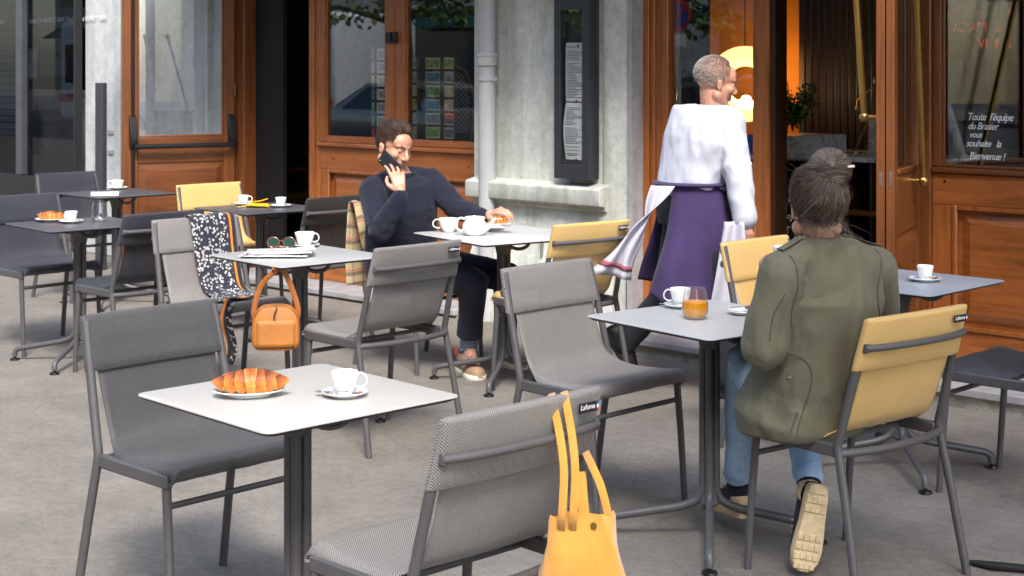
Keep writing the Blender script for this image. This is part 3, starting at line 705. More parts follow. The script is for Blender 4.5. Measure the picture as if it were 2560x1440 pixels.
# postcard racks behind the folding window
cardcols = [(226,208,170),(216,196,160),(130,164,84),(208,140,50),(96,138,106),(190,190,70),(90,104,124),(114,158,70),(150,150,148),(200,190,150),(206,60,50),(60,126,140)]
CARDM = []
for i, c in enumerate(cardcols):
    m = NM('card_print_%d'%i); co = m.co('Object', (1,1,1)); n_ = m.noise(co, 28, 5, .7)
    b = lin(*c); m.bs(Base0Color=m.ramp(n_, [(.38, tuple(x*.35 for x in b[:3])), (.5, b[:3]), (.7, tuple(min(1,x*1.6) for x in b[:3]))]), Roughness=.4); CARDM.append(m.mat)
CREAM = plain('card_cream', (208,196,160), .5)
rnd = random.Random(9)
for (cpx, Yr, ztop, lb, cols) in ((938,7.19,fz(938,118,7.19),'wire postcard rack of cream cards behind the left window pane',((915,922,2),(928,962,0))),(1075,7.20,fz(1075,140,7.20),'wire postcard rack of coloured picture cards behind the right window pane',((1016,1028,1),(1050,1086,1),(1096,1120,1)))):
    rk = thing('postcard_rack', lb, 'card rack', (fx(cpx,Yr),Yr+.05,.055))
    ox = fx(cpx,Yr); 
    MB().tube([(0,.10,0),(0,.10,ztop-.055)], .012, 8).obj('pole', BLACKP, rk); MB().lathe([(.2,0),(.2,.015),(.02,.03)], 20, (0,.1,0)).obj('foot', BLACKP, rk)
    for ci, (xa, xb, style) in enumerate(cols):
        X0_, X1_ = fx(xa,Yr)-ox, fx(xb,Yr)-ox
        bx('rack_frame', (X0_-.006,.0,.35),(X0_-.002,.02,ztop-.055), BLACKP, rk, 0)
        bx('rack_frame', (X1_+.002,.0,.35),(X1_+.006,.02,ztop-.055), BLACKP, rk, 0)
        z = ztop-.06
        while z > .75:
            h = .095
            dd = bx('card', (X0_,.004,z-h+.012),(X1_,.007,z-.006), CREAM if style != 2 else CARDM[rnd.randrange(12)], rk, 0)
            if style == 1: bx('picture', (X0_+.006,.0025,z-h+.022),(X1_-.006,.0036,z-.016), CARDM[rnd.randrange(12)], dd, 0)
            if style == 0: bx('picture', (X0_+.018,.0025,z-h+.026),(X1_-.018,.0036,z-.02), CARDM[8], dd, 0)
            z -= h
# bistro hoop chair standing behind the window
hc_ = thing('bistro_chair', 'hoop backed woven bistro chair stacked behind the right window pane', 'chair', (fx(1125,7.8),7.8,.055), .5)
RATT = plain('rattan', (150,112,60), .5)
zz1 = fz(1125,160,7.8)-.055
MB().tube([(-.17,0,zz1-.55),(-.19,0,zz1-.25),(-.12,0,zz1-.05),(0,0,zz1),(.12,0,zz1-.05),(.19,0,zz1-.25),(.17,0,zz1-.55),(.16,0,0)], .013, 8).obj('hoop', RATT, hc_)
MB().tube([(-.17,0,zz1-.55),(-.16,0,0)], .013, 8).obj('leg', RATT, hc_)
MB().tube([(-.16,.3,.0),(-.16,.3,zz1-.6)], .013, 8).obj('leg', RATT, hc_); MB().tube([(.16,.3,.0),(.16,.3,zz1-.6)], .013, 8).obj('leg', RATT, hc_)
MB().lathe([(.19,0),(.2,.015),(.19,.03)], 20, (0,.15,zz1-.6)).obj('seat', RATT, hc_)
WV2 = NM('woven_plastic'); chk = WV2.n('TexChecker', Vector=WV2.co(), Scale=55); WV2.t.links.new(chk.outputs[0], WV2.p.inputs['Base Color']); chk.inputs[1].default_value = lin(60,70,90); chk.inputs[2].default_value = lin(150,156,164)
q = MB(); q.add([(x_*.9,.002,z_) for x_, z_ in [(-.15,zz1-.5),(.15,zz1-.5),(.17,zz1-.28),(.11,zz1-.07),(0,zz1-.03),(-.11,zz1-.07),(-.17,zz1-.28)]], [tuple(range(7))]); q.obj('woven_back', WV2.mat, hc_, False, solid=.006)
# armchair in the gloom of the left doorway
ac = thing('dim_armchair', 'dim wooden armchair standing in the dark left doorway', 'chair', (fx(735,8.3),8.3,.055), .2)
for sx_ in (-.22,.22):
    for sy_ in (0,.42): MB().tube([(sx_,sy_,0),(sx_,sy_,.62 if sy_==0 else .9)], .02, 8).obj('leg', WVD, ac)
    MB().tube([(sx_,-.02,.62),(sx_,.45,.64)], .02, 8).obj('arm', WVD, ac)
bx('seat', (-.24,0,.36),(.24,.44,.44), plain('ochre_cushion',(120,96,40),.8), ac, .02); bx('backrest', (-.22,.40,.5),(.22,.44,.92), WVD, ac, .01)
# ================================================================ tables
TH = .743
def rr_outline(S, r, n=6):
    h = S/2; out = []
    for cx_, cy_, a0 in ((h-r,h-r,0),(-h+r,h-r,PI/2),(-h+r,-h+r,PI),(h-r,-h+r,3*PI/2)):
        for k in range(n+1):
            a = a0+PI/2*k/n; out.append((cx_+r*math.cos(a), cy_+r*math.sin(a)))
    return out
def make_table(top_key, S):
    t = thing('cafe_table', 'x', 'table')
    o = rr_outline(S, .03)
    def ring(z, ins): return [(x*(1-2*ins/S), y*(1-2*ins/S), z) for x, y in o]
    tp = MB(); tp.loft([ring(TH-.0035,.0),ring(TH-.0008,.0005),ring(TH,.0025)], False)
    n = len(o); tp.f.append(tuple(range(2*n,3*n))); tp.m.append(0)
    tp.obj('tabletop', HPLS[top_key], t, True, 0, 50)
    eg = MB(); eg.loft([ring(TH-.0135,.013),ring(TH-.012,.010),ring(TH-.0045,.0006),ring(TH-.0034,.0004)], True); eg.obj('edge', EDGE, t, True, 0, 50)
    # four tube legs bundled as a column, each sweeping out to a foot
    for k in range(4):
        a = PI/4+k*PI/2; d = Vector((math.cos(a), math.sin(a), 0))
        c = .0215
        pts = [d*c+Vector((0,0,TH-.05)), d*c+Vector((0,0,.30)), d*c+Vector((0,0,.20))] + bez(d*c+Vector((0,0,.19)), d*c+Vector((0,0,.135)), d*(c+.02)+Vector((0,0,.125)), d*.10+Vector((0,0,.107)), 6)[1:] + [d*.22+Vector((0,0,.085)), d*.325+Vector((0,0,.066))] + bez(d*.335+Vector((0,0,.064)), d*.352+Vector((0,0,.06)), d*.362+Vector((0,0,.05)), d*.362+Vector((0,0,.022)), 5)[1:]
        rad = [.0142]*len(pts); 
        lg = MB().tube(pts, rad, 12).obj('leg', METAL, t)
        MB().lathe([(.008,.03),(.008,.012),(.024,.010),(.026,.004),(.024,0)], 16, d*.362).obj('foot_glide', BLACKP, lg)
    # cast collar joining the legs low down, flared head under the top
    MB().lathe([(.018,.112),(.036,.125),(.024,.16),(.016,.24)], 16).obj('hub', METAL, t)
    rings = []
    for z, h in ((TH-.10,.036),(TH-.085,.038),(TH-.05,.048),(TH-.028,.066),(TH-.0137,.072)):
        rings.append([(h*math.cos(a)*(1+.10*math.cos(4*a)), h*math.sin(a)*(1+.10*math.cos(4*a)), z) for a in [2*PI*k/24+PI/4 for k in range(24)]])
    MB().loft(rings).obj('head', METAL, t)
    for sgn in (-1, 1):
        pts = bez((sgn*.085,-.045,TH-.016),(sgn*.12,-.045,TH-.075),(sgn*.16,.045,TH-.075),(sgn*.17,.045,TH-.016),10)
        MB().tube(pts, .009, 8).obj('hook', METAL, t)
    return t
T_PROTO = {}
TABLES = [  # x, y, rot, top, size, label
 (-3.095, 2.482, -3.2, 'white', .60, 'white cafe table in front holding the large croissant'),
 (-5.402, 4.345, -4.7, 'offwhite', .60, 'white table with the newspaper, brown handbag hanging from it'),
 (-5.332, 5.597, -12.9, 'pale', .68, 'pale grey table with teapot, in front of the man on the phone'),
 (-7.370, 4.415, -6.3, 'dark', .60, 'dark table at far left with croissant and empty glass'),
 (-9.018, 5.683, -3.5, 'dark', .60, 'dark table in front of the open wooden door, notebook on it'),
 (-7.411, 5.666, -4.5, 'dark', .60, 'dark table with the yellow pouch and two espresso cups'),
 (-3.040, 4.193, -9.1, 'pale', .60, 'pale table with orange juice beside the woman'),
 (-3.032, 5.457, -1.5, 'gray', .60, 'grey table at right behind the woman, one espresso cup on it'),
]
TBL = []
for x, y, rz, key, S, lb in TABLES:
    kk = (key, S)
    if kk not in T_PROTO: T_PROTO[kk] = t = make_table(key, S)
    else: t = copy_tree(T_PROTO[kk])
    t.location = (x, y, 0); t.rotation_euler = (0,0,math.radians(rz)); tag(t, lb, 'table', 'cafe tables on the terrace'); TBL.append(t)

# ================================================================ chairs (local: y forward, z up, origin on the floor)
TAGW = plain('label_white', (235,235,235), .6); TAGK = plain('label_black', (14,14,16), .6)
def make_chair(key):
    t = thing('terrace_chair', 'x', 'chair'); F = FAB[key]
    for s in (-1, 1):
        lg = [(s*.262,-.258,.0),(s*.250,-.205,.27),(s*.243,-.170,.43)] + bez((s*.2425,-.1665,.445),(s*.242,-.163,.462),(s*.2415,-.168,.478),(s*.240,-.176,.50),5)[1:] + [(s*.233,-.222,.68),(s*.226,-.262,.835)]
        o = MB().tube(lg, .0135, 12).obj('rear_leg', METAL, t)
        o = MB().tube([(s*.237,.203,.0),(s*.236,.185,.25),(s*.233,.168,.445)], [.0118,.0125,.0135], 12).obj('front_leg', METAL, t)
        MB().box((s*.224,-.160,.424),(s*.248,.188,.462)).obj('side_rail', METAL, t, True, .005)
    MB().tube(bez((-.24,-.170,.437),(-.12,-.225,.437),(.12,-.225,.437),(.24,-.170,.437),14), .0128, 12).obj('rear_bar', METAL, t)
    MB().tube([(-.232,.172,.372),(.232,.172,.372)], .0095, 10).obj('front_stretcher', METAL, t)
    MB().tube([(-.225,-.02,.432),(.225,-.02,.432)], .009, 8).obj('cross_bar', METAL, t)
    # sling: profile s -> (y,z,halfwidth)
    prof = smooth_path([(-.232,.715,.208),(-.210,.64,.206),(-.183,.565,.205),(-.158,.515,.208),(-.122,.487,.222),(-.075,.476,.239),(.0,.472,.243),(.10,.476,.243),(.165,.484,.243),(.192,.485,.243),(.207,.474,.243),(.208,.455,.243),(.196,.442,.243)], 4)
    acc = [0]
    for a, b in zip(prof, prof[1:]): acc.append(acc[-1]+math.hypot(b.x-a.x, b.y-a.y))
    NV = len(prof)-1; NU = 22
    def sl(u, v):
        j = int(round(v*NV)); p = prof[j]; hw = p.z
        x = (2*u-1); 
        seat = max(0, min(1, (p.x+.12)/.06)) ; front = 1 if j < NV-6 else max(0, (NV-j)/6)
        e = max(0, abs(x)-.92)/.08
        z = p.y - .024*e**2*seat*front - .006*(1-x*x)*seat*math.sin(min(1,max(0,(p.x+.12)/.3))*PI)
        yy = p.x - .012*(1-x*x)*(1-seat)*math.sin(min(1,v*2.2)*PI) + 0
        w_ = .0022*noise.noise(Vector((x*4+ord(key[0]), j*.25, 3.1)))
        return (hw*x*(1 if e < 1 else 1), yy+w_*.5, z+w_)
    q = MB().grid(sl, NU, NV, 0, lambda u,v: (u*.48, acc[int(round(v*NV))]))
    o = q.obj('sling', F, t, True, 0, 60, .004)
    # padded sleeve over the uprights
    q = MB(); rings = []; zs = [(.692,.018),(.694,.0200),(.72,.0205),(.78,.0205),(.838,.0200),(.846,.0175),(.849,.012)]
    NS = 40
    for z, th in zs:
        f = (z-.69)/(.845-.69); yc = -.2265-.041*f; hx_ = .248-.0085*f - (.004 if z > .847 else 0)
        ring = []
        for k in range(NS):
            a = 2*PI*k/NS; cx_, sy_ = math.cos(a), math.sin(a)
            ex = lambda v, e: math.copysign(abs(v)**e, v)
            bow = .010*(1-(ex(cx_,.35))**2)
            ring.append((hx_*ex(cx_,.30), yc + th*ex(sy_,.55) - bow, z))
        rings.append(ring)
    b = 0
    q.loft(rings)
    for i in range(len(rings)-1):
        for k in range(NS):
            fi = i*NS+k; k2 = (k+1)
            def U(kk, z): return ((rings[i][kk%NS][0])*1.0+ (0.5 if kk%NS>NS//2 else 0), z)
            q.uv[fi] = [U(k,zs[i][0]),U(k2,zs[i][0]),U(k2,zs[i+1][0]),U(k,zs[i+1][0])]
    sv = q.obj('back_sleeve', F, t, True, 0, 60)
    # bowed tube across the back with flattened riveted ends
    yb0 = -.262; zb = .762
    pts = [(-.236,yb0-.002,zb),(-.222,yb0-.006,zb)] + bez((-.205,yb0-.013,zb),(-.10,yb0-.040,zb),(.10,yb0-.040,zb),(.205,yb0-.013,zb),12) + [(.222,yb0-.006,zb),(.236,yb0-.002,zb)]
    bb_ = MB().tube(pts, [.0105]*len(pts), 12).obj('back_bar', METAL, t)
    for s in (-1, 1):
        MB().box((s*.221,yb0-.009,zb-.014),(s*.240,yb0+.012,zb+.014)).obj('bar_plate', METAL, bb_, True, .003)
        MB().ball((s*.232,yb0-.009,zb), .006,.004,.006, 6).obj('rivet', BLACKP, bb_)
    # woven brand tag
    tg = MB().box((.145,-.2975,.803),(.207,-.2945,.825)).obj('brand_tag', TAGK, t, False)
    textmesh('lettering', 'Lafuma', .0165, TAGW, tg, (.1475,-.2978,.8105), (PI/2,0,0), .0003, 'LEFT', .15)
    MB().box((.201,-.2982,.805),(.207,-.2976,.811)).obj('tag_red', plain('tag_red',(200,40,40),.6), tg, False); MB().box((.201,-.2982,.817),(.207,-.2976,.823)).obj('tag_blue', plain('tag_blue',(40,110,190),.6), tg, False); MB().box((.201,-.2982,.811),(.207,-.2976,.817)).obj('tag_white', TAGW, tg, False)
    return t
C_PROTO = {}
CHAIRS = [ # x, y, rot(deg), fabric, label
 (-3.752, 2.649, -90.3, 'taupe', 'dark taupe chair at the left of the front croissant table'),
 (-2.551, 2.476, 87.1, 'gray', 'grey chair in the foreground with the yellow tote bag on its back'),
 (-4.932, 4.389, 88.5, 'gray', 'grey chair seen from behind at the newspaper table, in front of the seated man'),
 (-3.576, 4.259, -92.2, 'gray', 'grey chair facing the orange juice table, opposite the woman'),
 (-4.990, 5.611, 81.6, 'mustard', 'mustard chair seen from behind at the teapot table, next to the stone pilaster'),
 (-2.537, 4.232, 81.3, 'mustard', 'mustard chair the woman in the green jacket sits on'),
 (-3.482, 5.494, -91.5, 'mustard', 'mustard chair between the waiter and the woman, its seat hidden by her'),
 (-7.833, 5.765, -92.4, 'mustard', 'mustard chair in front of the open wooden door, at the yellow pouch table'),
 (-6.914, 4.471, 89.0, 'slate', 'slate chair seen from behind at the far left croissant table'),
 (-6.033, 4.389, -95.1, 'gray', 'grey chair with the leopard print scarf over its back'),
 (-7.902, 4.508, -90.5, 'slate', 'slate chair cut off by the left edge of the photo'),
 (-9.423, 5.698, -89.5, 'slate', 'slate chair farthest back, in front of the far left shop window'),
 (-7.016, 5.718, 90.0, 'black', 'black chair seen from behind, left of the seated man'),
 (-2.548, 5.480, 89.0, 'slate', 'dark chair at the right edge, only its seat and legs in view'),
 (-5.965, 5.640, -90.0, 'mustard', 'mustard chair under the seated man, plaid coat over its back'),
]
CHR = []
for x, y, rz, key, lb in CHAIRS:
    if key not in C_PROTO: C_PROTO[key] = c = make_chair(key)
    else: c = copy_tree(C_PROTO[key])
    c.location = (x, y, 0); c.rotation_euler = (0,0,math.radians(rz)); tag(c, lb, 'chair', 'terrace chairs'); CHR.append(c)
# ================================================================ crockery and things on the tables
def onT(px, py, z=TH):
    d = FPX*(CAM_H-z)/(py-172.4); return at(px, py, d)
COFFEE = plain('espresso_foam', (150,104,66), .35, 0, .3, 60)
STEEL = plain('spoon_steel', (200,200,200), .2, 1.0, .03)
GOLDFOIL = plain('wrapper_foil', (130,92,66), .3, .5, .4, 90)
def cup_mesh(R, H, taper, wall=.003):
    r0 = R*taper
    return [(r0*.7,.0),(r0*.78,.002),(r0*.92,.007),(r0+(R-r0)*.45,H*.4),(R*.985,H*.85),(R,H-.001),(R-.001,H),(R-wall,H-.001),(R*.9,H*.75)]
def cup(name, lb, loc, R=.034, H=.057, taper=.66, hdir=0.0, coffee=True, hsc=1.0, group='white cups'):
    t = thing(name, lb, 'cup', loc, hdir, group)
    MB().lathe(cup_mesh(R,H,taper), 32).obj('bowl', CHINA, t, True, 0, 50)
    a = R*.90; pts = [(a,0,H*.86),(a+.012*hsc,0,H*.92),(a+.024*hsc,0,H*.72),(a+.023*hsc,0,H*.45),(a+.010*hsc,0,H*.30),(a*.93,0,H*.32)]
    MB().tube(smooth_path(pts,5), .0042*hsc, 8, True, 0, .6).obj('handle', CHINA, t)
    MB().lathe([(R*.9,H*.755),(R*.5,H*.757),(.001,H*.757)], 24).obj('coffee' if coffee else 'inside', COFFEE if coffee else CHINA, t)
    return t
def saucer(name, lb, loc, R=.058, h=.012, cat='saucer', group='white saucers', sx=1, sy=1, rz=0):
    q = MB().lathe([(R*.55,0),(R*.60,.001),(R*.62,h*.35),(R*.85,h*.7),(R*.99,h),(R,h+.001),(R*.985,h+.0022),(R*.84,h*.78+.002),(R*.6,h*.35+.002),(R*.3,h*.3+.002),(.001,h*.3+.002)], 40, (0,0,0), 0, sx, sy)
    o = q.obj(name, CHINA, None, True, 0, 50); o.location = loc; o.rotation_euler = (0,0,rz); return tag(o, lb, cat, group)
def spoon(lb, loc, rz, tilt=.05):
    q = MB(); q.ball((.045,0,.004), .012,.008,.0025, 6); q.tube([(.036,0,.004),(.0,0,.006),(-.045,0,.010)], [.0025,.0018,.0028], 6)
    o = q.obj('spoon', STEEL); o.location = loc; o.rotation_euler = (0,tilt,rz); return tag(o, lb, 'spoon', 'coffee spoons')
def wrapper(lb, loc, rz, s=.016):
    q = MB(); rnd = random.Random(int(rz*100)+5)
    q.grid(lambda u,v: ((u-.5)*s*1.6, (v-.5)*s, s*.45*(noise.noise(Vector((u*3.1,v*2.7,rz)))+.5)*math.sin(u*PI)**.5), 6, 5)
    o = q.obj('wrapper', GOLDFOIL, None, False, solid=.0008); o.location = loc; o.rotation_euler = (0,0,rz); return tag(o, lb, 'wrapper', 'torn chocolate wrappers')
def setc(c_px, s_px, lb, tb, R=.034, H=.057, hd=0.0, sR=.058, coffee=True, spoon_a=None, wrap=None, taper=.66):
    p = onT(*s_px); saucer('saucer', 'saucer under the '+lb, (p.x,p.y,TH+.0005), sR)
    cup('cup', lb, (p.x+.0, p.y, TH+.0065), R, H, taper, hd, coffee)
    if spoon_a is not None: spoon('small spoon on the saucer of the '+tb, (p.x+.034*math.cos(spoon_a+1.2), p.y+.034*math.sin(spoon_a+1.2), TH+.010), spoon_a)
    if wrap is not None: wrapper('torn wrapper on the saucer of the '+tb, (p.x+.045*math.cos(wrap), p.y+.045*math.sin(wrap), TH+.0105), wrap)
    return p
VR = CAM_YAW  # azimuth of image-right in the world
setc((862,960),(862,991),'espresso cup on the front white table','front white table',.035,.058,VR+.1,.059,True,VR+2.6,VR-.6)
p = onT(862,991); wrapper('second torn wrapper left of the front espresso cup', (p.x+.045*math.cos(VR+PI+.3), p.y+.045*math.sin(VR+PI+.3), TH+.0105), VR+PI+.3)
setc((758,600),(762,617),'wide white cup on the newspaper table','newspaper table',.047,.062,VR-.1,.070,False,VR+.2,VR+.3,.6)
setc((1703,745),(1701,769),'coffee cup beside the orange juice','juice table',.037,.062,VR+PI,.058,False,VR+2.4)
setc((183,548),(178,557),'espresso cup on the far left dark table','far left table',.034,.056,VR+2.5,.066,False,None,VR+.2)
setc((283,463),(293,472.5),'wide cup on the dark table before the wooden door','table before the door',.045,.054,VR+PI,.074,False,None,None,.62)
setc((612,498),(608,513),'left espresso cup beside the yellow pouch','left pouch table cup',.034,.054,VR,.062,False,VR+2.8)
setc((702,502),(702,517.5),'right espresso cup beside the yellow pouch','right pouch table cup',.033,.052,VR-PI/2,.064,False,None,VR-.4)
setc((2313,685),(2313,703),'espresso cup on the grey table at the right','right grey table',.032,.056,VR+PI/2,.064,False,VR+2.9,VR+.1,.72)
# tea things
p = onT(1122,580); cup('tea_cup', 'wide white tea cup on the pale table before the man', (p.x,p.y,TH+.0005), .053, .070, .62, VR+PI, True, 1.35)
p = onT(1187,588); tp = thing('teapot', 'white porcelain teapot without lid on the pale table', 'teapot', (p.x,p.y,TH+.0005), VR)
MB().lathe([(.036,0),(.042,.002),(.056,.016),(.0625,.036),(.060,.056),(.050,.072),(.0475,.078),(.052,.082),(.0525,.090),(.050,.092),(.0475,.088),(.045,.07)], 32).obj('body', CHINA, tp, True, 0, 50)
MB().tube(smooth_path([(.050,0,.030),(.072,0,.044),(.088,0,.066),(.104,0,.086)],4), [.020,.019,.018,.016,.0145,.013,.012,.0105,.0095,.0085,.008,.0075,.007], 12, True, 0, .8).obj('spout', CHINA, tp)
MB().tube(smooth_path([(-.048,0,.080),(-.072,0,.086),(-.090,0,.070),(-.090,0,.038),(-.074,0,.022),(-.056,0,.026)],5), .0055, 8).obj('handle', CHINA, tp)
MB().lathe([(.047,.08),(.02,.06),(.001,.058)], 20).obj('inside', plain('tea_dark',(90,60,40),.2), tp)
p = onT(1228,574); saucer('saucer', 'empty saucer behind the teapot spout', (p.x,p.y,TH+.0005), .072, .013)
p = onT(1243,564); saucer('plate', 'plate under the croissant by the man\'s hand', (p.x,p.y,TH+.0005), .078, .014, 'plate', 'white plates')
CRO_T2 = p.copy()
p = onT(622,990); saucer('plate', 'oval plate under the big front croissant', (p.x,p.y,TH+.0005), .076, .016, 'plate', 'white plates', 1.2, .86, VR+.18); CRO_T1 = p.copy()
p = onT(127,553); saucer('plate', 'plate under the croissant on the far left table', (p.x,p.y,TH+.0005), .085, .014, 'plate', 'white plates'); CRO_T5 = p.copy()
p = onT(1857,786); saucer('plate', 'small plate at the woman\'s elbow', (p.x,p.y,TH+.0005), .054, .013, 'plate', 'white plates'); P4 = p.copy()
sp = spoon('small fork on the plate at the woman\'s elbow', (p.x-.01,p.y+.015,TH+.017), VR+.35, -.1)
wrapper('pale wrapper on the plate at the woman\'s elbow', (p.x+.012,p.y+.02,TH+.02), VR+1.0, .02)
# croissants
CRO = NM('croissant_crust'); co = CRO.co()
at_ = CRO.n('Attribute', _attribute_name='crust'); n_ = CRO.noise(CRO.co('Object',(16,60,60)), 3.0, 6, .7, .8); n2_ = CRO.noise(co, 90, 4, .7)
fac = CRO.math('ADD', CRO.math('MULTIPLY', at_.outputs['Fac'], .75), CRO.math('MULTIPLY', n_, .5))
c_ = CRO.ramp(fac, [(.20, lin(236,182,96)), (.38, lin(218,138,52)), (.58, lin(172,88,26)), (.85, lin(98,44,14))])
CRO.bs(Base0Color=CRO.mix(.3, c_, CRO.ramp(n2_, [(.3,(.6,.5,.4)),(.7,(1.15,1.1,1.0))]), 'MULTIPLY'), Roughness=.55, Coat0Weight=.08, Coat0Roughness=.4, **{'Subsurface0Weight': .0})
CRO.bump(CRO.mix(.5, n_, n2_), .5, .003); CRO = CRO.mat
def croissant(lb, loc, L, W, H, rz, bend=.25, seed=0, nseg=7):
    NU, NV = 84, 26; vals = []; rnd = random.Random(seed); q = MB(); rings = []
    cuts = [i/nseg for i in range(nseg+1)]
    for i in range(NU+1):
        u = i/NU; x = (u-.5)*L
        env = max(.0, 1-abs(2*u-1)**2.3)**.72
        env = .16+.84*env if 0 < i < NU else .05
        f = u*nseg; k = int(min(f, nseg-1)); fr = f-k
        side = 1 if u < .5 else -1
        g_ = fr if u < .5 else 1-fr               # each rolled layer steps up towards the middle
        step = .86+.17*(g_**.7) - (.10 if g_ < .06 else 0)
        if abs(2*u-1) < .14: step = 1.03
        r = env*step; c = Vector((x, bend*L*(x/L*2)**2*.5, 0)); ring = []
        tw = (.45*(u-.5))*side
        for j in range(NV):
            a = 2*PI*j/NV
            yy = math.cos(a)*W/2*r; zz_ = math.sin(a)*H*.5*r
            nn = 1+.05*noise.noise(Vector((x*60, math.cos(a)*2.5+seed, math.sin(a)*2.5)))
            z = zz_*nn+H*.5*.9
            ring.append((c.x+tw*0+(.012*math.sin(a)*side*(g_-.5)), c.y+yy*nn, max(z, .001) if zz_ > 0 else max(z, H*.06)))
            vals.append(min(1, max(0, .12+.75*g_**1.3*(.5+.5*math.sin(a))+.18*max(0,math.sin(a))-.25*(1 if g_<.1 else 0))))
        rings.append(ring)
    q.loft(rings); o = q.obj('croissant', CRO, None, True, 0, 75)
    at2 = o.data.attributes.new('crust', 'FLOAT', 'POINT'); at2.data.foreach_set('value', vals)
    o.location = loc; o.rotation_euler = (0,0,rz); return tag(o, lb, 'croissant')
croissant('big golden croissant on the oval plate in front', CRO_T1+Vector((.004,.004,.008)), .188, .085, .064, VR+.12, -.12, 1)
croissant('croissant on the far left dark table', CRO_T5+Vector((0,0,.008)), .16, .065, .05, VR-.05, .25, 4)
croissant('half torn croissant under the man\'s left hand', CRO_T2+Vector((0,0,.008)), .13, .07, .048, VR+.1, .2, 6)
# glasses
def tumbler(lb, loc, juice):
    t = thing('glass_tumbler', lb, 'glass', loc)
    R, H = .0455, .104
    prof = [(.026,0),(.034,.001),(.0435,.018),(.0455,.034),(.041,.068),(.0335,H)]
    MB().lathe(prof+[(.0325,H),(.0398,.068),(.0443,.034),(.0425,.019),(.033,.006),(.001,.005)], 36).obj('glass', CUPGLASS, t, True, 0, 60)
    if juice:
        JU = NM('orange_juice'); JU.bs(Base0Color=JU.ramp(JU.noise(JU.co(), 20, 3), [(.3, lin(255,160,6)), (.7, lin(255,176,16))]), Roughness=.25, Subsurface0Weight=.3, Emission0Color=(0,0,0,1))
        MB().lathe([(.001,.0055),(.032,.0065),(.0415,.020),(.0434,.034),(.0412,.058),(.001,.058)], 36).obj('juice', JU.mat, t, True, 0, 50)
    return t
p = onT(1738,797); tumbler('stemless glass half full of orange juice', (p.x,p.y,TH+.0005), True)
p = onT(248,554); tumbler('empty stemless glass on the far left dark table', (p.x,p.y,TH+.0005), False)
# notebook
p = onT(262,487); nb = thing('notebook', 'closed pale pink notebook on the dark table before the door', 'notebook', (p.x,p.y,TH+.0005), VR+.25)
bx('pages', (-.088,-.061,.001),(.088,.061,.013), plain('page_edge',(236,232,226),.8), nb, 0); bx('cover', (-.09,-.063,.0135),(.09,.063,.0155), plain('pink_cover',(238,214,206),.6), nb, .001); bx('cover', (-.09,-.063,-.001),(.09,.063,.0008), plain('pink_cover_back',(238,214,206),.6), nb, 0)
# yellow pouch
p = onT(645,518); YEL = plain('yellow_leather', (246,176,8), .5, 0, .1, 20, .2, 200)
yp = thing('yellow_pouch', 'soft yellow pouch with strap on the dark table between two cups', 'pouch', (p.x,p.y,TH+.001), VR)
q = MB(); rings = []
for i in range(13):
    u = i/12; e = math.sin(PI*min(1,max(0,u*.94+.03)))**.45
    rings.append([(-.07+.14*u+.006*math.sin(a*2), .045*e*math.cos(a)+.008*math.sin(u*5), .013*e*(1+math.sin(a))*(1+.4*math.sin(u*7+1)*.5)) for a in [2*PI*k/16 for k in range(16)]])
q.loft(rings); q.obj('body', YEL, yp)
MB().tube(smooth_path([(-.06,-.01,.012),(-.09,-.03,.006),(-.12,-.035,.004)],4), .008, 8, True, 0, .35).obj('strap', YEL, yp)
MB().tube(smooth_path([(-.05,.03,.03),(.0,.045,.032),(.05,.06,.045)],4), .009, 8, True, 0, .35).obj('flap', YEL, yp)
# newspaper and sunglasses
NEWS = NM('news_print'); tcn = NEWS.co('Object',(1,1,1)); vr_ = NEWS.n('TexVoronoi', Vector=NEWS.co('Object',(30,14,14)), Scale=1.0); 
NEWS.bs(Base0Color=NEWS.mix(NEWS.ramp(NEWS.noise(NEWS.co('Object',(30,6,6)),2.2,2), [(.60,(0,0,0)),(.64,(.8,.8,.8))]), lin(238,238,236), NEWS.mix(.5, vr_.outputs['Color'], lin(180,120,120))), Roughness=.75); NEWS = NEWS.mat
p = onT(690,640); nw = thing('newspaper', 'folded newspaper under the sunglasses on the white table', 'newspaper', (p.x,p.y,TH+.001), VR-.02)
for k, (dx, dy, rz_, h0) in enumerate(((0,0,0,0),(.012,.008,.10,.007),(.02,.015,.17,.013))):
    def nf(u, v, h0=h0, k=k):
        a = (u-.5)*.30; b = (v-.5)*.20
        roll = .010*math.exp(-((v)*.20/.03)**2)
        return (a, b, h0+.004+roll*(1 if k else .6)+.010*max(0,u-.6)**1.2*(k)*1.6+.0015*noise.noise(Vector((u*5,v*4,k))))
    o_ = MB().grid(nf, 14, 12).obj('sheet', NEWS, nw, True, solid=.0055); o_.location = (dx,dy,0); o_.rotation_euler = (0,0,rz_)
textmesh('headline', 'MAG', .055, plain('news_ink',(120,120,128),.8), nw, (-.12,-.099,.0085), (.9,0,0), .0003); textmesh('headline', 'Style', .02, plain('news_red',(200,70,70),.8), nw, (.03,-.1005,.0085), (.9,0,0), .0003)
sg = thing('sunglasses', 'tortoiseshell sunglasses with green lenses lying on the newspaper', 'sunglasses', (p.x+.012,p.y+.02,TH+.03), VR-.05)
TORT = plain('tortoiseshell', (120,62,40), .25, 0, .6, 90); LENS = NM('green_lens'); LENS.bs(Base0Color=lin(34,62,54), Roughness=.08); LENS = LENS.mat
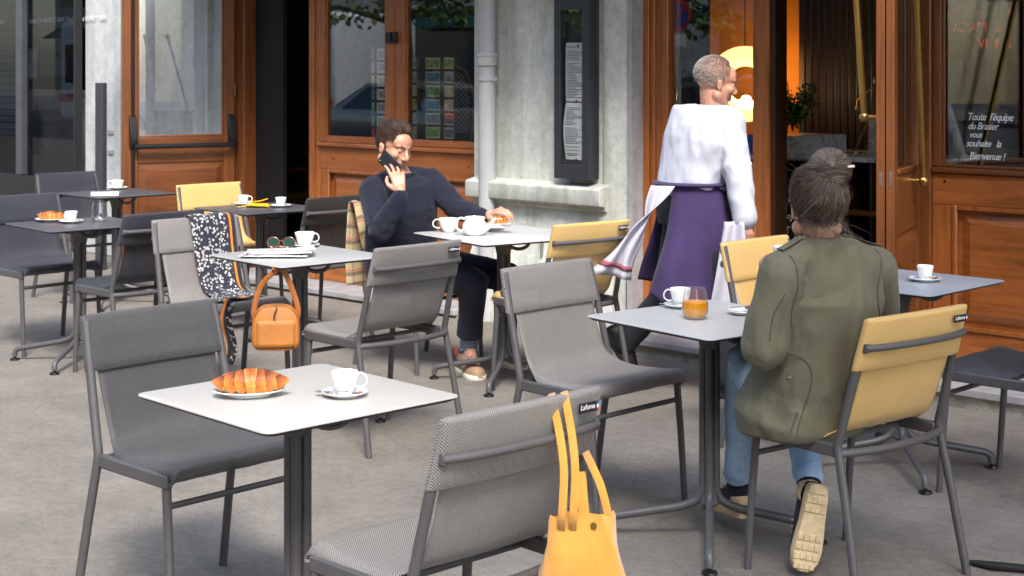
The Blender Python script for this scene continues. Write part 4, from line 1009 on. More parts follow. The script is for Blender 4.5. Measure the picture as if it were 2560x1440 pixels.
for s in (-1, 1):
    o_ = [(s*.036+.027*math.cos(a)*(1+.08*math.sin(a)), -.0, .030+.023*math.sin(a)) for a in [2*PI*k/24 for k in range(24)]]
    MB().tube(o_+[o_[0]], .0022, 6, False).obj('rim', TORT, sg); q = MB(); q.add(o_, [tuple(range(24))]); q.obj('lens', LENS, sg, False, solid=.0015)
    MB().tube(smooth_path([(s*.063,.0,.035),(s*.060,.05,.018),(s*.03,.075,.004),(-s*.02,.08,.001)],5), .0022, 6).obj('temple', TORT, sg)
MB().tube([(-.010,0,.036),(0,-.002,.039),(.010,0,.036)], .0022, 6).obj('bridge', TORT, sg)

fs = MB().tube([at(2425,1412,4.87)*Vector((1,1,0))+Vector((0,0,.008)) if False else Vector((at(2425,1412,4.87).x,at(2425,1412,4.87).y,.010)), Vector((at(2480,1420,4.82).x,at(2480,1420,4.82).y,.016)), Vector((at(2620,1428,4.78).x,at(2620,1428,4.78).y,.012))], [.012,.022,.020], 10, True, 0, .5)
tag(fs.obj('floor_strap', plain('black_rubber',(30,29,30),.6,0,.3,30,.4,80)), 'black rubber strap lying on the pavement at the lower right corner', 'strap')
# ================================================================ bags and cloth
def leather(name, rgb):
    m = NM(name); co = m.co(); n = m.noise(co, 7, 5); v = m.n('TexVoronoi', Vector=co, Scale=420)
    b = lin(*rgb); m.bs(Base0Color=m.ramp(n, [(.3, tuple(x*.78 for x in b[:3])), (.7, tuple(min(1,x*1.12) for x in b[:3]))]), Roughness=.45); m.bump(m.mix(.5, v.outputs['Distance'], m.noise(co, 45, 5, .7)), .5, .004); return m.mat
TAN = leather('tan_leather', (182,116,52)); TAND = leather('tan_leather_strap', (158,92,40))
hp_ = at(690, 872, 6.52)
hb = thing('handbag', 'tan leather handbag hanging by its strap from the newspaper table', 'handbag', (hp_.x,hp_.y,hp_.z), VR+.12)
W2, HH, DD = .098, .185, .042
q = MB(); rings = []
for yy, s in ((-DD,.90),(-DD*.9,.97),(-DD*.5,1.0),(DD*.5,1.0),(DD*.9,.97),(DD,.90)):
    ring = []
    for k in range(40):
        a = 2*PI*k/40; c_, s_ = math.cos(a), math.sin(a)
        ex = .42 if s_ < 0 else .62
        ring.append((W2*s*math.copysign(abs(c_)**ex, c_)*(1.0+ (.07 if s_ < 0 else -.05)*abs(s_)), yy+.004*math.sin(a*3), HH*.5+HH*.5*s*math.copysign(abs(s_)**ex, s_)))
    rings.append(ring)
q.loft(rings); q.obj('body', TAN, hb, True, 0, 60)
def piping(yy):
    return [(W2*.99*math.copysign(abs(math.cos(a))**(.42 if math.sin(a)<0 else .62), math.cos(a))*(1+(.07 if math.sin(a)<0 else -.05)*abs(math.sin(a))), yy, HH*.5+HH*.495*math.copysign(abs(math.sin(a))**(.42 if math.sin(a)<0 else .62), math.sin(a))) for a in [2*PI*k/48 for k in range(49)]]
MB().tube(piping(-DD*.86), .0032, 6, False).obj('piping', TAND, hb); MB().tube(piping(DD*.86), .0032, 6, False).obj('piping', TAND, hb)
MB().grid(lambda u,v: ((u-.5)*W2*1.66, -DD-.0035+.002*abs(u-.5), .012+.115*v), 8, 6).obj('front_pocket', TAN, hb, True, solid=.003)
MB().tube(smooth_path([(.0,-DD*.2,HH*1.0),(.004,-DD-.006,HH*.96),(-.006,-DD-.008,HH*.8),(-.004,-DD-.006,HH*.70)],4), .0035, 6).obj('zip_pull', plain('cord_brown',(80,50,30),.8), hb)
tt = at(700, 668, 6.50) - hp_
R_ = Matrix.Rotation(-(VR+.12), 3, 'Z'); tt = R_ @ tt
for s in (-1, 1):
    MB().tube(smooth_path([(s*.088,0,HH*.70),(s*.092,0,HH*.95),(s*.06,-.002,HH+.09),tt+Vector((s*.012,0,-.01))],6), .0115, 8, True, 0, .22, (0,1,0)).obj('strap', TAND, hb)
    MB().tube([(s*.089,-.012,HH*.78),(s*.089,.012,HH*.78)], .006, 8).obj('buckle', BRASS, hb)
MB().box((tt.x-.035,tt.y-.012,tt.z-.012),(tt.x+.02,tt.y+.012,tt.z+.004)).obj('strap_loop', TAND, hb, True, .004)
# yellow corduroy tote
CORD = NM('corduroy'); co = CORD.co(); wv = CORD.n('TexWave', _bands_direction='X', Vector=co, Scale=95, Distortion=.4); nn_ = CORD.noise(co, 6, 5)
CORD.bs(Base0Color=CORD.mix(.5, CORD.ramp(wv.outputs['Fac'], [(.2, lin(196,134,46)), (.8, lin(214,152,60))]), CORD.ramp(nn_, [(.3, lin(196,132,44)), (.7, lin(230,170,78))])), Roughness=.9, Sheen0Weight=.4); CORD.bump(wv.outputs['Fac'], .5, .002); CORD = CORD.mat
tb0 = at(1455, 1300, 3.36)
tb = thing('tote_bag', 'yellow corduroy tote bag hanging from the back of the foreground grey chair', 'bag', tb0, VR-.15)
rings = []
for z, w_, d_ in ((.012,.066,.014),(.0,.070,.020),(-.05,.080,.030),(-.12,.094,.040),(-.22,.106,.046),(-.33,.112,.042),(-.345,.110,.030)):
    rings.append([(w_*math.copysign(abs(math.cos(a))**.5, math.cos(a))*1.0+.006*math.sin(3*a+z*30), d_*math.copysign(abs(math.sin(a))**.7, math.sin(a))*(1+.25*math.sin(5*a+z*25)), z+.006*math.cos(a)*(1 if z>-.01 else 0)+.004*math.sin(4*a)*(1 if z>-.02 else 0)) for a in [2*PI*k/48 for k in range(48)]])
q = MB(); q.loft(rings[::-1], False); q.loft([rings[0],[(x*.93,y*.8,z-.004) for x,y,z in rings[0]],[(x*.9,y*.75,z-.06) for x,y,z in rings[0]]], False)
q.f.append(tuple(range(48))[::-1]); q.m.append(0)
q.obj('body', CORD, tb, True, 0, 70)
Rb = Matrix.Rotation(-(VR-.15), 3, 'Z')
def lp(px, py, d): return Rb @ (at(px,py,d)-tb0)
def strap(pts, w_=.0088):
    P = smooth_path(pts, 6); MB().tube(P, w_, 8, True, 0, .14, (0,1,0)).obj('strap', CORD, tb)
strap([lp(1402,1340,3.36),lp(1405,1290,3.318),lp(1410,1180,3.335),lp(1400,1090,3.37),lp(1383,1010,3.41),lp(1379,985,3.45),lp(1384,990,3.50)])
strap([lp(1430,1340,3.36),lp(1433,1290,3.318),lp(1438,1180,3.335),lp(1430,1090,3.37),lp(1415,1005,3.41),lp(1410,980,3.45),lp(1414,986,3.50)])
strap([lp(1528,1330,3.36),lp(1520,1285,3.365),lp(1502,1215,3.40),lp(1478,1160,3.44),lp(1464,1130,3.50)])
strap([lp(1459,1330,3.40),lp(1460,1290,3.41),lp(1455,1230,3.44),lp(1452,1180,3.48)], .012)
MB().lathe([(.007,0),(.007,.002),(.003,.003)], 12).obj('snap', BRASS, tb).matrix_basis = Matrix.Translation((.028,-.0225,-.004)) @ Matrix.Rotation(PI/2,4,'X')
# leopard scarf on the chair by the newspaper table (chair local coordinates)
SCF = NM('leopard_print'); uvn = SCF.n('TexCoord'); mpn = SCF.n('Mapping', Vector=uvn.outputs['UV'])
vo = SCF.n('TexVoronoi', Vector=mpn, Scale=62, Randomness=.95); nz = SCF.n('TexNoise', Vector=mpn, Scale=110, Detail=2)
dd_ = SCF.math('ADD', vo.outputs['Distance'], SCF.math('MULTIPLY', SCF.math('SUBTRACT', nz, .5), .45))
spots = SCF.ramp(dd_, [(.0, lin(176,132,88)), (.14, lin(170,124,80)), (.18, lin(40,38,50)), (.22, lin(188,187,186)), (.36, lin(188,187,186)), (.41, lin(26,28,44)), (1, lin(22,24,40))])
sepx = SCF.n('SeparateXYZ', i0=mpn)
bd = SCF.ramp(sepx.outputs[0], [(.0, (0,0,0)), (.205, (0,0,0)), (.206, (1,1,1)), (1,(1,1,1))])
ba = SCF.ramp(sepx.outputs[0], [(.0, lin(24,22,26)), (.222, lin(24,22,26)), (.223, lin(206,120,30)), (.231, lin(206,120,30)), (.232, lin(24,22,26))])
SCF.bs(Base0Color=SCF.mix(bd, spots, ba), Roughness=.8, Sheen0Weight=.2); SCF = SCF.mat
def drape(name, label, cat, chair, mat, xa, xb, path, parts=28, wav=.006, seed=0):
    P = smooth_path(path, 5); acc = [0]
    for a, b in zip(P, P[1:]): acc.append(acc[-1]+(b-a).length)
    n = len(P)-1
    def f(u, v):
        j = int(round(v*n)); p = P[j]
        x = xa+(xb-xa)*u
        wv_ = wav*(.25+min(1,v*1.4))*(math.sin(u*15+seed+v*3)+.6*noise.noise(Vector((u*6,v*5,seed)))) 
        x += .020*noise.noise(Vector((v*2.2, seed, u*1.5)))*v - (u-.5)*.03*v
        return (x+p.x, p.y+abs(wv_)*(.9)+.0, p.z+wv_*.5)
    o = MB().grid(f, parts, n, 0, lambda u,v: ((1-u)*(xb-xa), acc[int(round(v*n))])).obj(name, mat, None, True, 0, 80, .0025)
    o.location = chair.location; o.rotation_euler = chair.rotation_euler; return tag(o, label, cat)
sc = drape('scarf', 'leopard print scarf with orange border draped over the grey chair', 'scarf', CHR[9], SCF, -.205, .055,
      [(0,-.305,.70),(0,-.300,.80),(0,-.290,.856),(0,-.268,.862),(0,-.240,.85),(0,-.222,.80),(0,-.200,.70),(0,-.165,.60),(0,-.135,.53),(0,-.095,.497),(0,-.03,.486),(-.02,.05,.484)], 30, .008, 2)
tl = MB().grid(lambda u,v: (.10+.05*(u-.5)+.02*math.sin(v*6), .205+.018+.012*math.sin(u*9+v*4)-.02*v, .495-.30*v+.02*u), 8, 16, 0, lambda u,v:(u*.06+.17, v*.3)); tl = tl.obj('tail', SCF, sc, True, 0, 80, .0025)
tl2 = MB().grid(lambda u,v: (-.10+.22*v, -.02+.14*u+.03*math.sin(v*7)+.08*v, .490+.012*abs(math.sin(u*8+v*5))), 10, 16, 0, lambda u,v:(.12+u*.13, v*.3)); tl2.obj('fold', SCF, sc, True, 0, 80, .0025)
# plaid coat on the man's chair
PLD = NM('plaid_wool'); uvn = PLD.n('TexCoord'); sx_ = PLD.n('SeparateXYZ', i0=uvn.outputs['UV'])
def band(sock, per, lo, hi): 
    fr_ = PLD.math('FRACT', PLD.math('DIVIDE', sock, per)); return PLD.math('MULTIPLY', PLD.math('GREATER_THAN', fr_, lo), PLD.math('LESS_THAN', fr_, hi))
c_ = PLD.mix(PLD.math('MULTIPLY', band(sx_.outputs[1], .085, .55, .80), .7), lin(196,174,134), lin(86,66,64))
c_ = PLD.mix(PLD.math('MULTIPLY', band(sx_.outputs[1], .085, .84, .95), .8), c_, lin(196,108,92))
c_ = PLD.mix(PLD.math('MULTIPLY', band(sx_.outputs[0], .07, .6, .85), .4), c_, lin(110,88,76))
PLD.bs(Base0Color=c_, Roughness=.95, Sheen0Weight=.3); PLD = PLD.mat
drape('plaid_coat', 'beige plaid coat hung over the back of the man\'s chair', 'coat', CHR[14], PLD, .02, .285,
      [(0,-.30,.42),(0,-.315,.56),(0,-.310,.72),(0,-.298,.83),(0,-.275,.868),(0,-.245,.855),(0,-.232,.79),(0,-.212,.68),(0,-.185,.58)], 24, .012, 5)
# ================================================================ people
RV = Vector((cA, sA, 0)); FV = Vector((-sA, cA, 0)); UP = Vector((0,0,1))
def fuse(mb, name, mats, root, vox=.006, sm=4, disp=None, attr=None):
    me = bpy.data.meshes.new(name); me.from_pydata(mb.v, [], mb.f); me.update()
    o = bpy.data.objects.new(name, me); COL.objects.link(o)
    r = o.modifiers.new('r', 'REMESH'); r.mode = 'VOXEL'; r.voxel_size = vox
    if sm:
        s = o.modifiers.new('s', 'SMOOTH'); s.iterations = sm; s.factor = .5
    apply_mods(o); me = o.data
    if disp:
        N = len(me.vertices); co = np.empty(N*3); me.vertices.foreach_get('co', co); co = co.reshape(-1,3)
        nr = np.empty(N*3); me.vertices.foreach_get('normal', nr); nr = nr.reshape(-1,3)
        dv = np.array([disp(Vector(c), Vector(n)) for c, n in zip(co, nr)])
        co += nr*dv[:,None]; me.vertices.foreach_set('co', co.ravel()); me.update()
    for nm, fn in (attr or {}).items():
        a = me.attributes.new(nm, 'FLOAT', 'POINT'); a.data.foreach_set('value', [fn(v.co) for v in me.vertices])
    me.materials.clear()
    for m in (mats if isinstance(mats, list) else [mats]): me.materials.append(m)
    me.polygons.foreach_set('use_smooth', [True]*len(me.polygons))
    o.parent = root; o.location = -root.location; return o
def body_loft(mb, secs, side, n=28, ex=.8):
    """secs: (centre, half width, half depth) ; side = unit vector to the figure's right"""
    rings = []
    for i, (c, hw, hd) in enumerate(secs):
        s = Vector(side[i] if isinstance(side, list) else side).normalized()
        t = (secs[min(i+1,len(secs)-1)][0]-secs[max(i-1,0)][0]).normalized()
        s = (s-t*s.dot(t)).normalized(); f = t.cross(s)
        ring = []
        for k in range(n):
            a = 2*PI*k/n; ca, sa = math.cos(a), math.sin(a)
            ring.append(c+s*hw*math.copysign(abs(ca)**ex, ca)+f*hd*math.copysign(abs(sa)**ex, sa))
        rings.append(ring)
    mb.loft(rings); return mb
def limb(mb, pts, rad, n=14):
    for i in range(len(pts)-1): mb.capsule(pts[i], pts[i+1], rad[i], rad[i+1], n)
    return mb
def hand(mb, wrist, palm_dir, back_dir, curl=.5, thumb_side=1, scale=1.0, spread=.0):
    """palm leaves the wrist along palm_dir; back_dir = direction the back of the hand faces"""
    y = Vector(palm_dir).normalized(); z = Vector(back_dir); z = (z-y*z.dot(y)).normalized(); x = y.cross(z)*thumb_side
    P = lambda a,b,c: Vector(wrist)+(x*a+y*b+z*c)*scale
    mb.capsule(P(0,-.02,0), P(0,.015,0), .024*scale, .026*scale, 12)
    for a in (-.028,-.010,.010,.027): mb.capsule(P(a*.55,.012,0), P(a,.078,.004), .0145*scale, .0115*scale, 10)
    base = [(.030,.082),(.010,.086),(-.010,.083),(-.029,.074)]; lens = [(.040,.026,.020),(.044,.029,.021),(.041,.027,.020),(.033,.021,.018)]
    cl = curl if isinstance(curl, (list,tuple)) else [curl]*4
    for i, ((bx_,by_), L3) in enumerate(zip(base, lens)):
        p = P(bx_,by_,.002); ang = 0; r = .0095 if i < 3 else .0082
        for k, L in enumerate(L3):
            ang += cl[i]*(.9,1.15,.8)[k]
            d = y*math.cos(ang)-z*math.sin(ang)+x*spread*(1.5-i)*.25
            q = p+d.normalized()*L*scale; mb.capsule(p, q, r*scale, r*.9*scale, 8); p = q; r *= .92
    p = P(.026,.018,-.006); q = P(.050,.045,-.016); r_ = P(.054,.072,-.026); t_ = P(.046,.094,-.032)
    mb.capsule(p,q,.0145*scale,.012*scale,8); mb.capsule(q,r_,.0115*scale,.010*scale,8); mb.capsule(r_,t_,.0098*scale,.0085*scale,8)
def head_shapes(mb, H, female=False):
    """H: 4x4 head frame (x right, y forward, z up, origin mid skull)"""
    R3 = H.to_3x3(); P = lambda x,y,z: H @ Vector((x,y,z))
    B = lambda c, a, b, c2: mb.ball(P(*c), a, b, c2, 14, R3)
    k = .94 if female else 1.0
    B((0,-.020,.034), .0765*k,.097*k,.087*k); B((0,.022,-.030), .063*k,.070*k,.082*k); B((0,.048,.040), .060*k,.045,.052)
    for s in (-1,1):
        mb.capsule(P(s*.056*k,-.004,-.062), P(s*.020,.064,-.098), .026*k, .021*k); B((s*.043,.058,-.022), .026,.028,.024)
        B((s*.031,.0745,.004), .0165,.0130,.0120); mb.capsule(P(s*.012,.0865,.026), P(s*.046,.070,.027), .0115, .010)
        B((s*.0115,.1005,-.036), .0085,.010,.0075)
        B((s*.0760*k,-.010,-.012), .0070,.017,.028); B((s*.0785*k,-.016,.002), .007,.013,.014)
    mb.capsule(P(0,.088,.016), P(0,.1135,-.026), .0085, .0115, 10); B((0,.1120,-.031), .0115,.0115,.0095)
    B((0,.068,-.099), .026,.022,.020); B((0,.078,-.060), .027,.019,.022)
    mb.capsule(P(-.018,.0880,-.0575), P(.018,.0880,-.0575), .0068, .0068, 8); mb.capsule(P(-.014,.0885,-.0695), P(.014,.0885,-.0695), .0078, .0078, 8)
    return mb
def skin(name, rgb):
    m = NM(name); co = m.co(); n1 = m.noise(co, 22, 4); n2 = m.noise(co, 160, 3)
    b = lin(*rgb); c = m.ramp(n1, [(.3, (b[0]*.86,b[1]*.76,b[2]*.70)), (.7, (min(1,b[0]*1.06),b[1]*1.04,b[2]*1.02))])
    lip = m.n('Attribute', _attribute_name='lip'); st = m.n('Attribute', _attribute_name='stubble')
    c = m.mix(m.math('MULTIPLY', lip.outputs['Fac'], .75), c, lin(176,92,84))
    c = m.mix(m.math('MULTIPLY', st.outputs['Fac'], .62), c, lin(112,84,70))
    m.bs(Base0Color=c, Roughness=.48, Subsurface0Weight=.12, Subsurface0Scale=.006); m.bump(n2, .12, .001)
    return m.mat
SKIN = skin('skin_light', (198,150,126)); SKIN2 = skin('skin_warm', (200,152,128)); SKIN3 = skin('skin_ruddy', (186,140,118))
def cloth(name, rgb, var=.18, scale=14, rib=None, rough=.9, bump=.35):
    m = NM(name); co = m.co(); n = m.noise(co, scale, 5); n2 = m.noise(co, 260, 2)
    b = lin(*rgb); c = m.ramp(n, [(.3, tuple(x*(1-var) for x in b[:3])), (.7, tuple(min(1,x*(1+var)) for x in b[:3]))])
    m.bs(Base0Color=c, Roughness=rough, Sheen0Weight=.07)
    h = n2
    if rib:
        wv_ = m.n('TexWave', _bands_direction=rib, Vector=co, Scale=55, Distortion=1.0); h = m.mix(.7, n2, wv_.outputs['Fac'])
    m.bump(h, bump, .0018); return m.mat
def strandmesh(name, strands, rads, mats, root, n=3, world=True):
    mb = MB()
    for i, (st, r) in enumerate(zip(strands, rads)):
        k = len(st); mb.tube(st, [r*(1-.55*j/(k-1)) for j in range(k)], n, False, i % len(mats))
    o = mb.obj(name, mats, root, True, 0, 180); o.location = -root.location; return o
def hairmat(name, rgb, rough=.42):
    return plain(name, rgb, rough, 0, .25, 30)
def shoe(parent, M, upper_mat, sole_mat, panel_mat=None, L=.275, lug=False, name='shoe'):
    k = L/.28
    sec = [(-.138,.022,.045),(-.128,.031,.075),(-.10,.036,.092),(-.055,.037,.098),(-.015,.039,.090),(.03,.044,.072),(.075,.047,.056),(.11,.042,.047),(.132,.028,.036),(.140,.014,.024)]
    rings = []; srings = {}
    for y, w_, h in sec:
        ring = []
        for a in [PI*j/10 for j in range(11)]: ring.append(M @ Vector((w_*math.cos(a)*k+.006*math.sin((y+.14)*9), y*k, (.020+(h-.005)*math.sin(a)**.75)*k)))
        ring += [M @ Vector((-w_*.9*k, y*k, .014*k)), M @ Vector((w_*.9*k, y*k, .014*k))]
        rings.append(ring)
    o = MB().loft(rings).obj(name, upper_mat, parent, True, 0, 60); o.location = -parent.location
    out = [(w_*1.06*k+0, y*k) for y, w_, h in sec]; pts = [(w_+.006*math.sin((y/k+.14)*9)-0, y) for w_, y in out] + [(-w_+.006*math.sin((y/k+.14)*9), y) for w_, y in out[::-1]]
    q = MB(); q.loft([[M @ Vector((x*f, y*f, z*k)) for x, y in pts] for z, f in ((.0,.965),(.006,1.0),(.024,1.0),(.028,.97))])
    s_ = q.obj('sole', sole_mat, o, True, .0, 50)
    if lug:
        for iy in range(9):
            for ix in (-1.0,-.33,.33,1.0):
                y = -.115+iy*.029; w_ = np.interp(y, [s[0] for s in sec], [s[1] for s in sec])*.70
                if iy in (3,4): continue
                b = MB().box((ix*w_-.0085,y-.010,-.0045),(ix*w_+.0085,y+.010,.002),0,M); b.obj('lug', sole_mat, s_, True, .002)
    if panel_mat:
        q = MB(); q.grid(lambda u,v: M @ Vector(((.040*math.cos(-.35+(PI+.7)*u))*k*1.0, (-.105-.036*math.sin(PI*u)+ .03*(1-math.sin(PI*u)))*k, (.035+.035*v+.01*math.sin(PI*u))*k)), 12, 4); q.obj('heel_patch', panel_mat, o, True, 0, 60, .002)
    for i in range(4):
        y = .0+i*.018; z = np.interp(y, [s[0] for s in sec], [s[2] for s in sec])+.017
        MB().tube([M @ Vector((-.022*k,y*k,(z-.006)*k)), M @ Vector((0,y*k+.004,(z+.003)*k)), M @ Vector((.022*k,y*k,(z-.006)*k))], .0028, 6).obj('lace', panel_mat or sole_mat, o)
    return o
def frame(loc, fwd, up):
    y = Vector(fwd).normalized(); z = Vector(up); z = (z-y*z.dot(y)).normalized(); x = y.cross(z)
    return Matrix.Translation(loc) @ Matrix((x,y,z)).transposed().to_4x4()
def folds(amp, sx, seed, st=(1,1,1)):
    def f(c, n):
        q = Vector((c.x*st[0]*sx, c.y*st[1]*sx, c.z*st[2]*sx))+Vector((seed,seed*1.7,seed*.6))
        a = noise.noise(q); b = noise.noise(q*2.3)
        return amp*((1-abs(a)*2)*.7+b*.5)
    return f

# ---------------------------------------------------------------- the man on the phone
mp0 = Vector((-5.97, 5.60, 0))
man = thing('person', 'person in navy jumper sitting at the teapot table, phone held to the ear', 'person', mp0)
Q = at
pel, wai, che, nck = Q(1003,648,8.10), Q(1003,588,8.08), Q(1006,500,8.02), Q(1000,430,8.01)
rs, ls = Q(930,478,7.90), Q(1078,456,8.10)
re, rw_ = Q(950,578,7.70), Q(1002,488,7.66)
le, lw_ = Q(1142,522,7.97), Q(1212,541,7.83)
rh, lh = Q(965,655,7.98), Q(1040,655,8.18)
rk, ra = Q(1183,705,7.78), Q(1172,868,7.93)
lk, la_ = Q(1268,690,8.12), Q(1262,860,8.20)
sd_m = (rs-ls).normalized()
az = math.radians(2); fw = Vector((math.cos(az), math.sin(az), -.30)); upv = Vector((-.05,.05,1))+RV*.06
HM = frame(Q(984,368,7.99), fw, upv)
mb = head_shapes(MB(), HM)
mb.capsule(HM @ Vector((0,-.018,-.045)), nck+Vector((0,0,-.02)), .054, .060)
body_loft(mb, [(pel-UP*.06,.13,.11),(pel,.155,.12),(wai,.145,.11),(che,.155,.11),(nck-UP*.05,.12,.08),(nck,.06,.06)], sd_m)
limb(mb, [rs,re,rw_], [.052,.042,.028]); limb(mb, [ls,le,lw_], [.052,.042,.028])
limb(mb, [rh,rk,ra], [.085,.058,.040]); limb(mb, [lh,lk,la_], [.085,.058,.040])
limb(mb, [ra, Q(1180,905,7.86)], [.036,.03]); limb(mb, [la_, la_+Vector((.1,0,-.06))], [.036,.03])
# right hand holding the phone: palm towards the cheek
fd = (Q(988,412,7.72)-rw_)
hand(mb, rw_+(fd.normalized()*.02), fd, -FV*.9+RV*.25, [.28,.34,.42,.55], -1, 1.0, .5)
hand(mb, lw_+ (Q(1245,536,7.80)-lw_).normalized()*.015, Q(1247,537,7.79)-lw_+UP*.02, UP*.9-FV*.3, .62, 1, .98)
lips_c = [HM @ Vector((x,.092,-.0635)) for x in (-.014,0,.014)]
def lipf(c): return max(0, 1-min((c-p).length for p in lips_c)/.013)
HMi = HM.inverted()
def stub(c):
    q = HMi @ c
    if q.length > .2: return 0
    return max(0, min(1, (-.035-q.z)/.03))*max(0, min(1, (q.z+.135)/.03))*max(0,min(1,(q.y+.01)/.03))*.8
fuse(mb, 'body', SKIN, man, .0042, 2, None, {'lip': lipf, 'stubble': stub})
# jumper
NAVY = cloth('navy_rib_knit', (13,17,36), .2, 10, 'X', .95, .5)
mb = MB()
body_loft(mb, [(pel-UP*.015,.178,.150),(pel+UP*.02,.186,.158),(wai,.186,.155),(che-UP*.02,.188,.140),(che+UP*.07,.175,.118),(nck-UP*.045,.125,.090),(nck-UP*.008,.078,.072)], sd_m, 32)
limb(mb, [rs+UP*.005, re, re.lerp(rw_,.5), rw_-(rw_-re).normalized()*.012], [.071,.058,.050,.040]); limb(mb, [ls+UP*.005, le, le.lerp(lw_,.5), lw_-(lw_-le).normalized()*.010], [.071,.057,.048,.038])
mb.capsule(rs+UP*.015, nck+sd_m*.06-UP*.02, .056, .045); mb.capsule(ls+UP*.015, nck-sd_m*.06-UP*.02, .056, .045)
fo = folds(.0055, 9, 2.0, (1,1,1.6)); fo2 = folds(.004, 20, 5.0, (1,1,2.2))
def mdisp(c, n):
    e = max(0, 1-(c-re).length/.16)+max(0, 1-(c-le).length/.16)+.45*max(0,1-(c-wai).length/.25)
    return fo(c,n)*(.6+e)+fo2(c,n)*(.3+e)
jp = fuse(mb, 'jumper', NAVY, man, .006, 3, mdisp)
cv = MB()
pts = [nck+UP*.0+Vector((0,0,.0))+sd_m*.082*math.cos(a)+(sd_m.cross(UP))*.075*math.sin(a)-UP*.012 for a in [2*PI*k/28 for k in range(29)]]
cv.tube(pts, .010, 8, False); c_o = cv.obj('collar', NAVY, jp); 
# trousers, turned-up cuff, sock, trainers
CHINO = cloth('navy_trousers', (27,30,46), .2, 9)
mb = MB()
body_loft(mb, [(pel-UP*.075,.150,.135),(pel-UP*.03,.175,.145),(pel+UP*.05,.168,.138)], sd_m)
rcuff = rk.lerp(ra,.68)
limb(mb, [rh,rh.lerp(rk,.5),rk,rk.lerp(ra,.4),rcuff], [.105,.092,.076,.066,.062]); limb(mb, [lh,lh.lerp(lk,.5),lk,lk.lerp(la_,.4),lk.lerp(la_,.82)], [.105,.092,.076,.066,.062])
fo3 = folds(.006, 10, 8.0, (1,1,.8))
tr = fuse(mb, 'trousers', CHINO, man, .007, 3, lambda c,n: fo3(c,n)*(.5+1.3*max(0,1-(c-rk).length/.2)))
dcu = (ra-rk).normalized()
cu = MB().tube([rcuff-dcu*.03, rcuff+dcu*.045], [.067,.069], 20).obj('turn_up', CHINO, tr)
SOCK = NM('dotted_sock'); vo = SOCK.n('TexVoronoi', Vector=SOCK.co('Object',(1,1,.7)), Scale=70, Randomness=.1); SOCK.bs(Base0Color=SOCK.mix(SOCK.ramp(vo.outputs['Distance'],[(.22,(1,1,1)),(.27,(0,0,0))]), lin(128,138,160), lin(46,54,84)), Roughness=.9); SOCK = SOCK.mat
so = MB().tube([rcuff, ra, Q(1172,880,7.92)], [.050,.046,.048], 16).obj('sock', SOCK, man); so.location = -mp0
TANS = plain('tan_suede', (150,122,96), .9, 0, .15, 20); CREAMS = plain('cream_rubber', (226,218,198), .7); NAVS = plain('navy_suede', (52,56,74), .9)
toe = at(1205,925,7.72); heel = at(1148,905,8.02); toe.z = heel.z = .0
mid = (toe+heel)/2
sh1 = shoe(man, frame(Vector((mid.x,mid.y,.0)), toe-heel, UP), TANS, CREAMS, NAVS, .30)
MB().tube([at(1140,866,8.04),at(1141,885,8.05),at(1144,898,8.05)], .014, 8, True, 0, .4).obj('heel_tab', plain('coral_mesh',(232,110,84),.8), sh1)
m2 = la_+Vector((.06,-.02,0)); shoe(man, frame(Vector((m2.x,m2.y,.0)), (1,-.3,0), UP), TANS, CREAMS, NAVS, .30)
# hair: short, combed back and to the side
HB = [hairmat('brown_hair_a',(62,41,28),.5), hairmat('brown_hair_b',(50,33,23),.5), hairmat('brown_hair_c',(74,50,34),.5)]
rnd = random.Random(21); S, Rr = [], []
cap = MB()
def scalp(a, b): return Vector((.079*math.cos(b)*math.sin(a), .100*math.cos(b)*math.cos(a), .0905*math.sin(b)))+Vector((0,-.020,.034))
while len(S) < 4200:
    a = rnd.uniform(-PI,PI); b = math.asin(rnd.uniform(-.62,1)); p = scalp(a,b)
    front = abs(a) < 1.05
    if p.y > .052 and p.z < .088-.25*abs(p.x): continue
    if p.z < .045 and p.y > .012: continue
    if p.z < -.005 and p.y > -.022: continue
    n = Vector((p.x/.079**2, (p.y+.02)/.1**2, (p.z-.034)/.09**2)).normalized()
    top = max(0, min(1, (p.z-.055)/.04))
    comb = Vector((-.35*top-.1*(1 if p.x<0 else -1)*(1-top), -.85, .25*top-.75*(1-top)))
    comb = (comb-n*comb.dot(n)).normalized()
    L = .016+.042*top*(.85+.3*rnd.random()); lift = .16+.40*top*max(0,min(1,(p.y+.02)/.08))
    c1 = p+(comb*.5+n*lift)*L*.55; c2 = p+comb*L+n*L*lift*.55; 
    j = Vector((rnd.gauss(0,.0008),rnd.gauss(0,.0008),rnd.gauss(0,.0008)))
    S.append([HM @ q for q in (p-n*.004, c1+j*.5, c2+j)]); Rr.append(rnd.uniform(.0011,.0019))
strandmesh('hair', S, Rr, HB, man)
bw = MB()
for s in (-1,1): bw.tube([HM @ Vector((s*.014,.0985,.0235)), HM @ Vector((s*.032,.0925,.0305)), HM @ Vector((s*.050,.0765,.0245))], [.0035,.0045,.0025], 6)
b1 = MB().tube([HM @ Vector((.014,.0990,.0235)), HM @ Vector((.032,.0925,.0305)), HM @ Vector((.050,.0765,.0245))], [.0024,.0032,.0016], 6).obj('eyebrow', HB[1], man); b1.location = -mp0
b1 = MB().tube([HM @ Vector((-.014,.0990,.0235)), HM @ Vector((-.032,.0925,.0305)), HM @ Vector((-.050,.0765,.0245))], [.0024,.0032,.0016], 6).obj('eyebrow', HB[1], man); b1.location = -mp0
for s in (-1,1):
    e_ = MB().tube([HM @ Vector((s*(.018),.0862,-.0045)), HM @ Vector((s*.031,.0878,-.0075)), HM @ Vector((s*.044,.0800,-.0035))], [.0006,.0009,.0006], 6).obj('eyelashes', HB[1], man); e_.location = -mp0
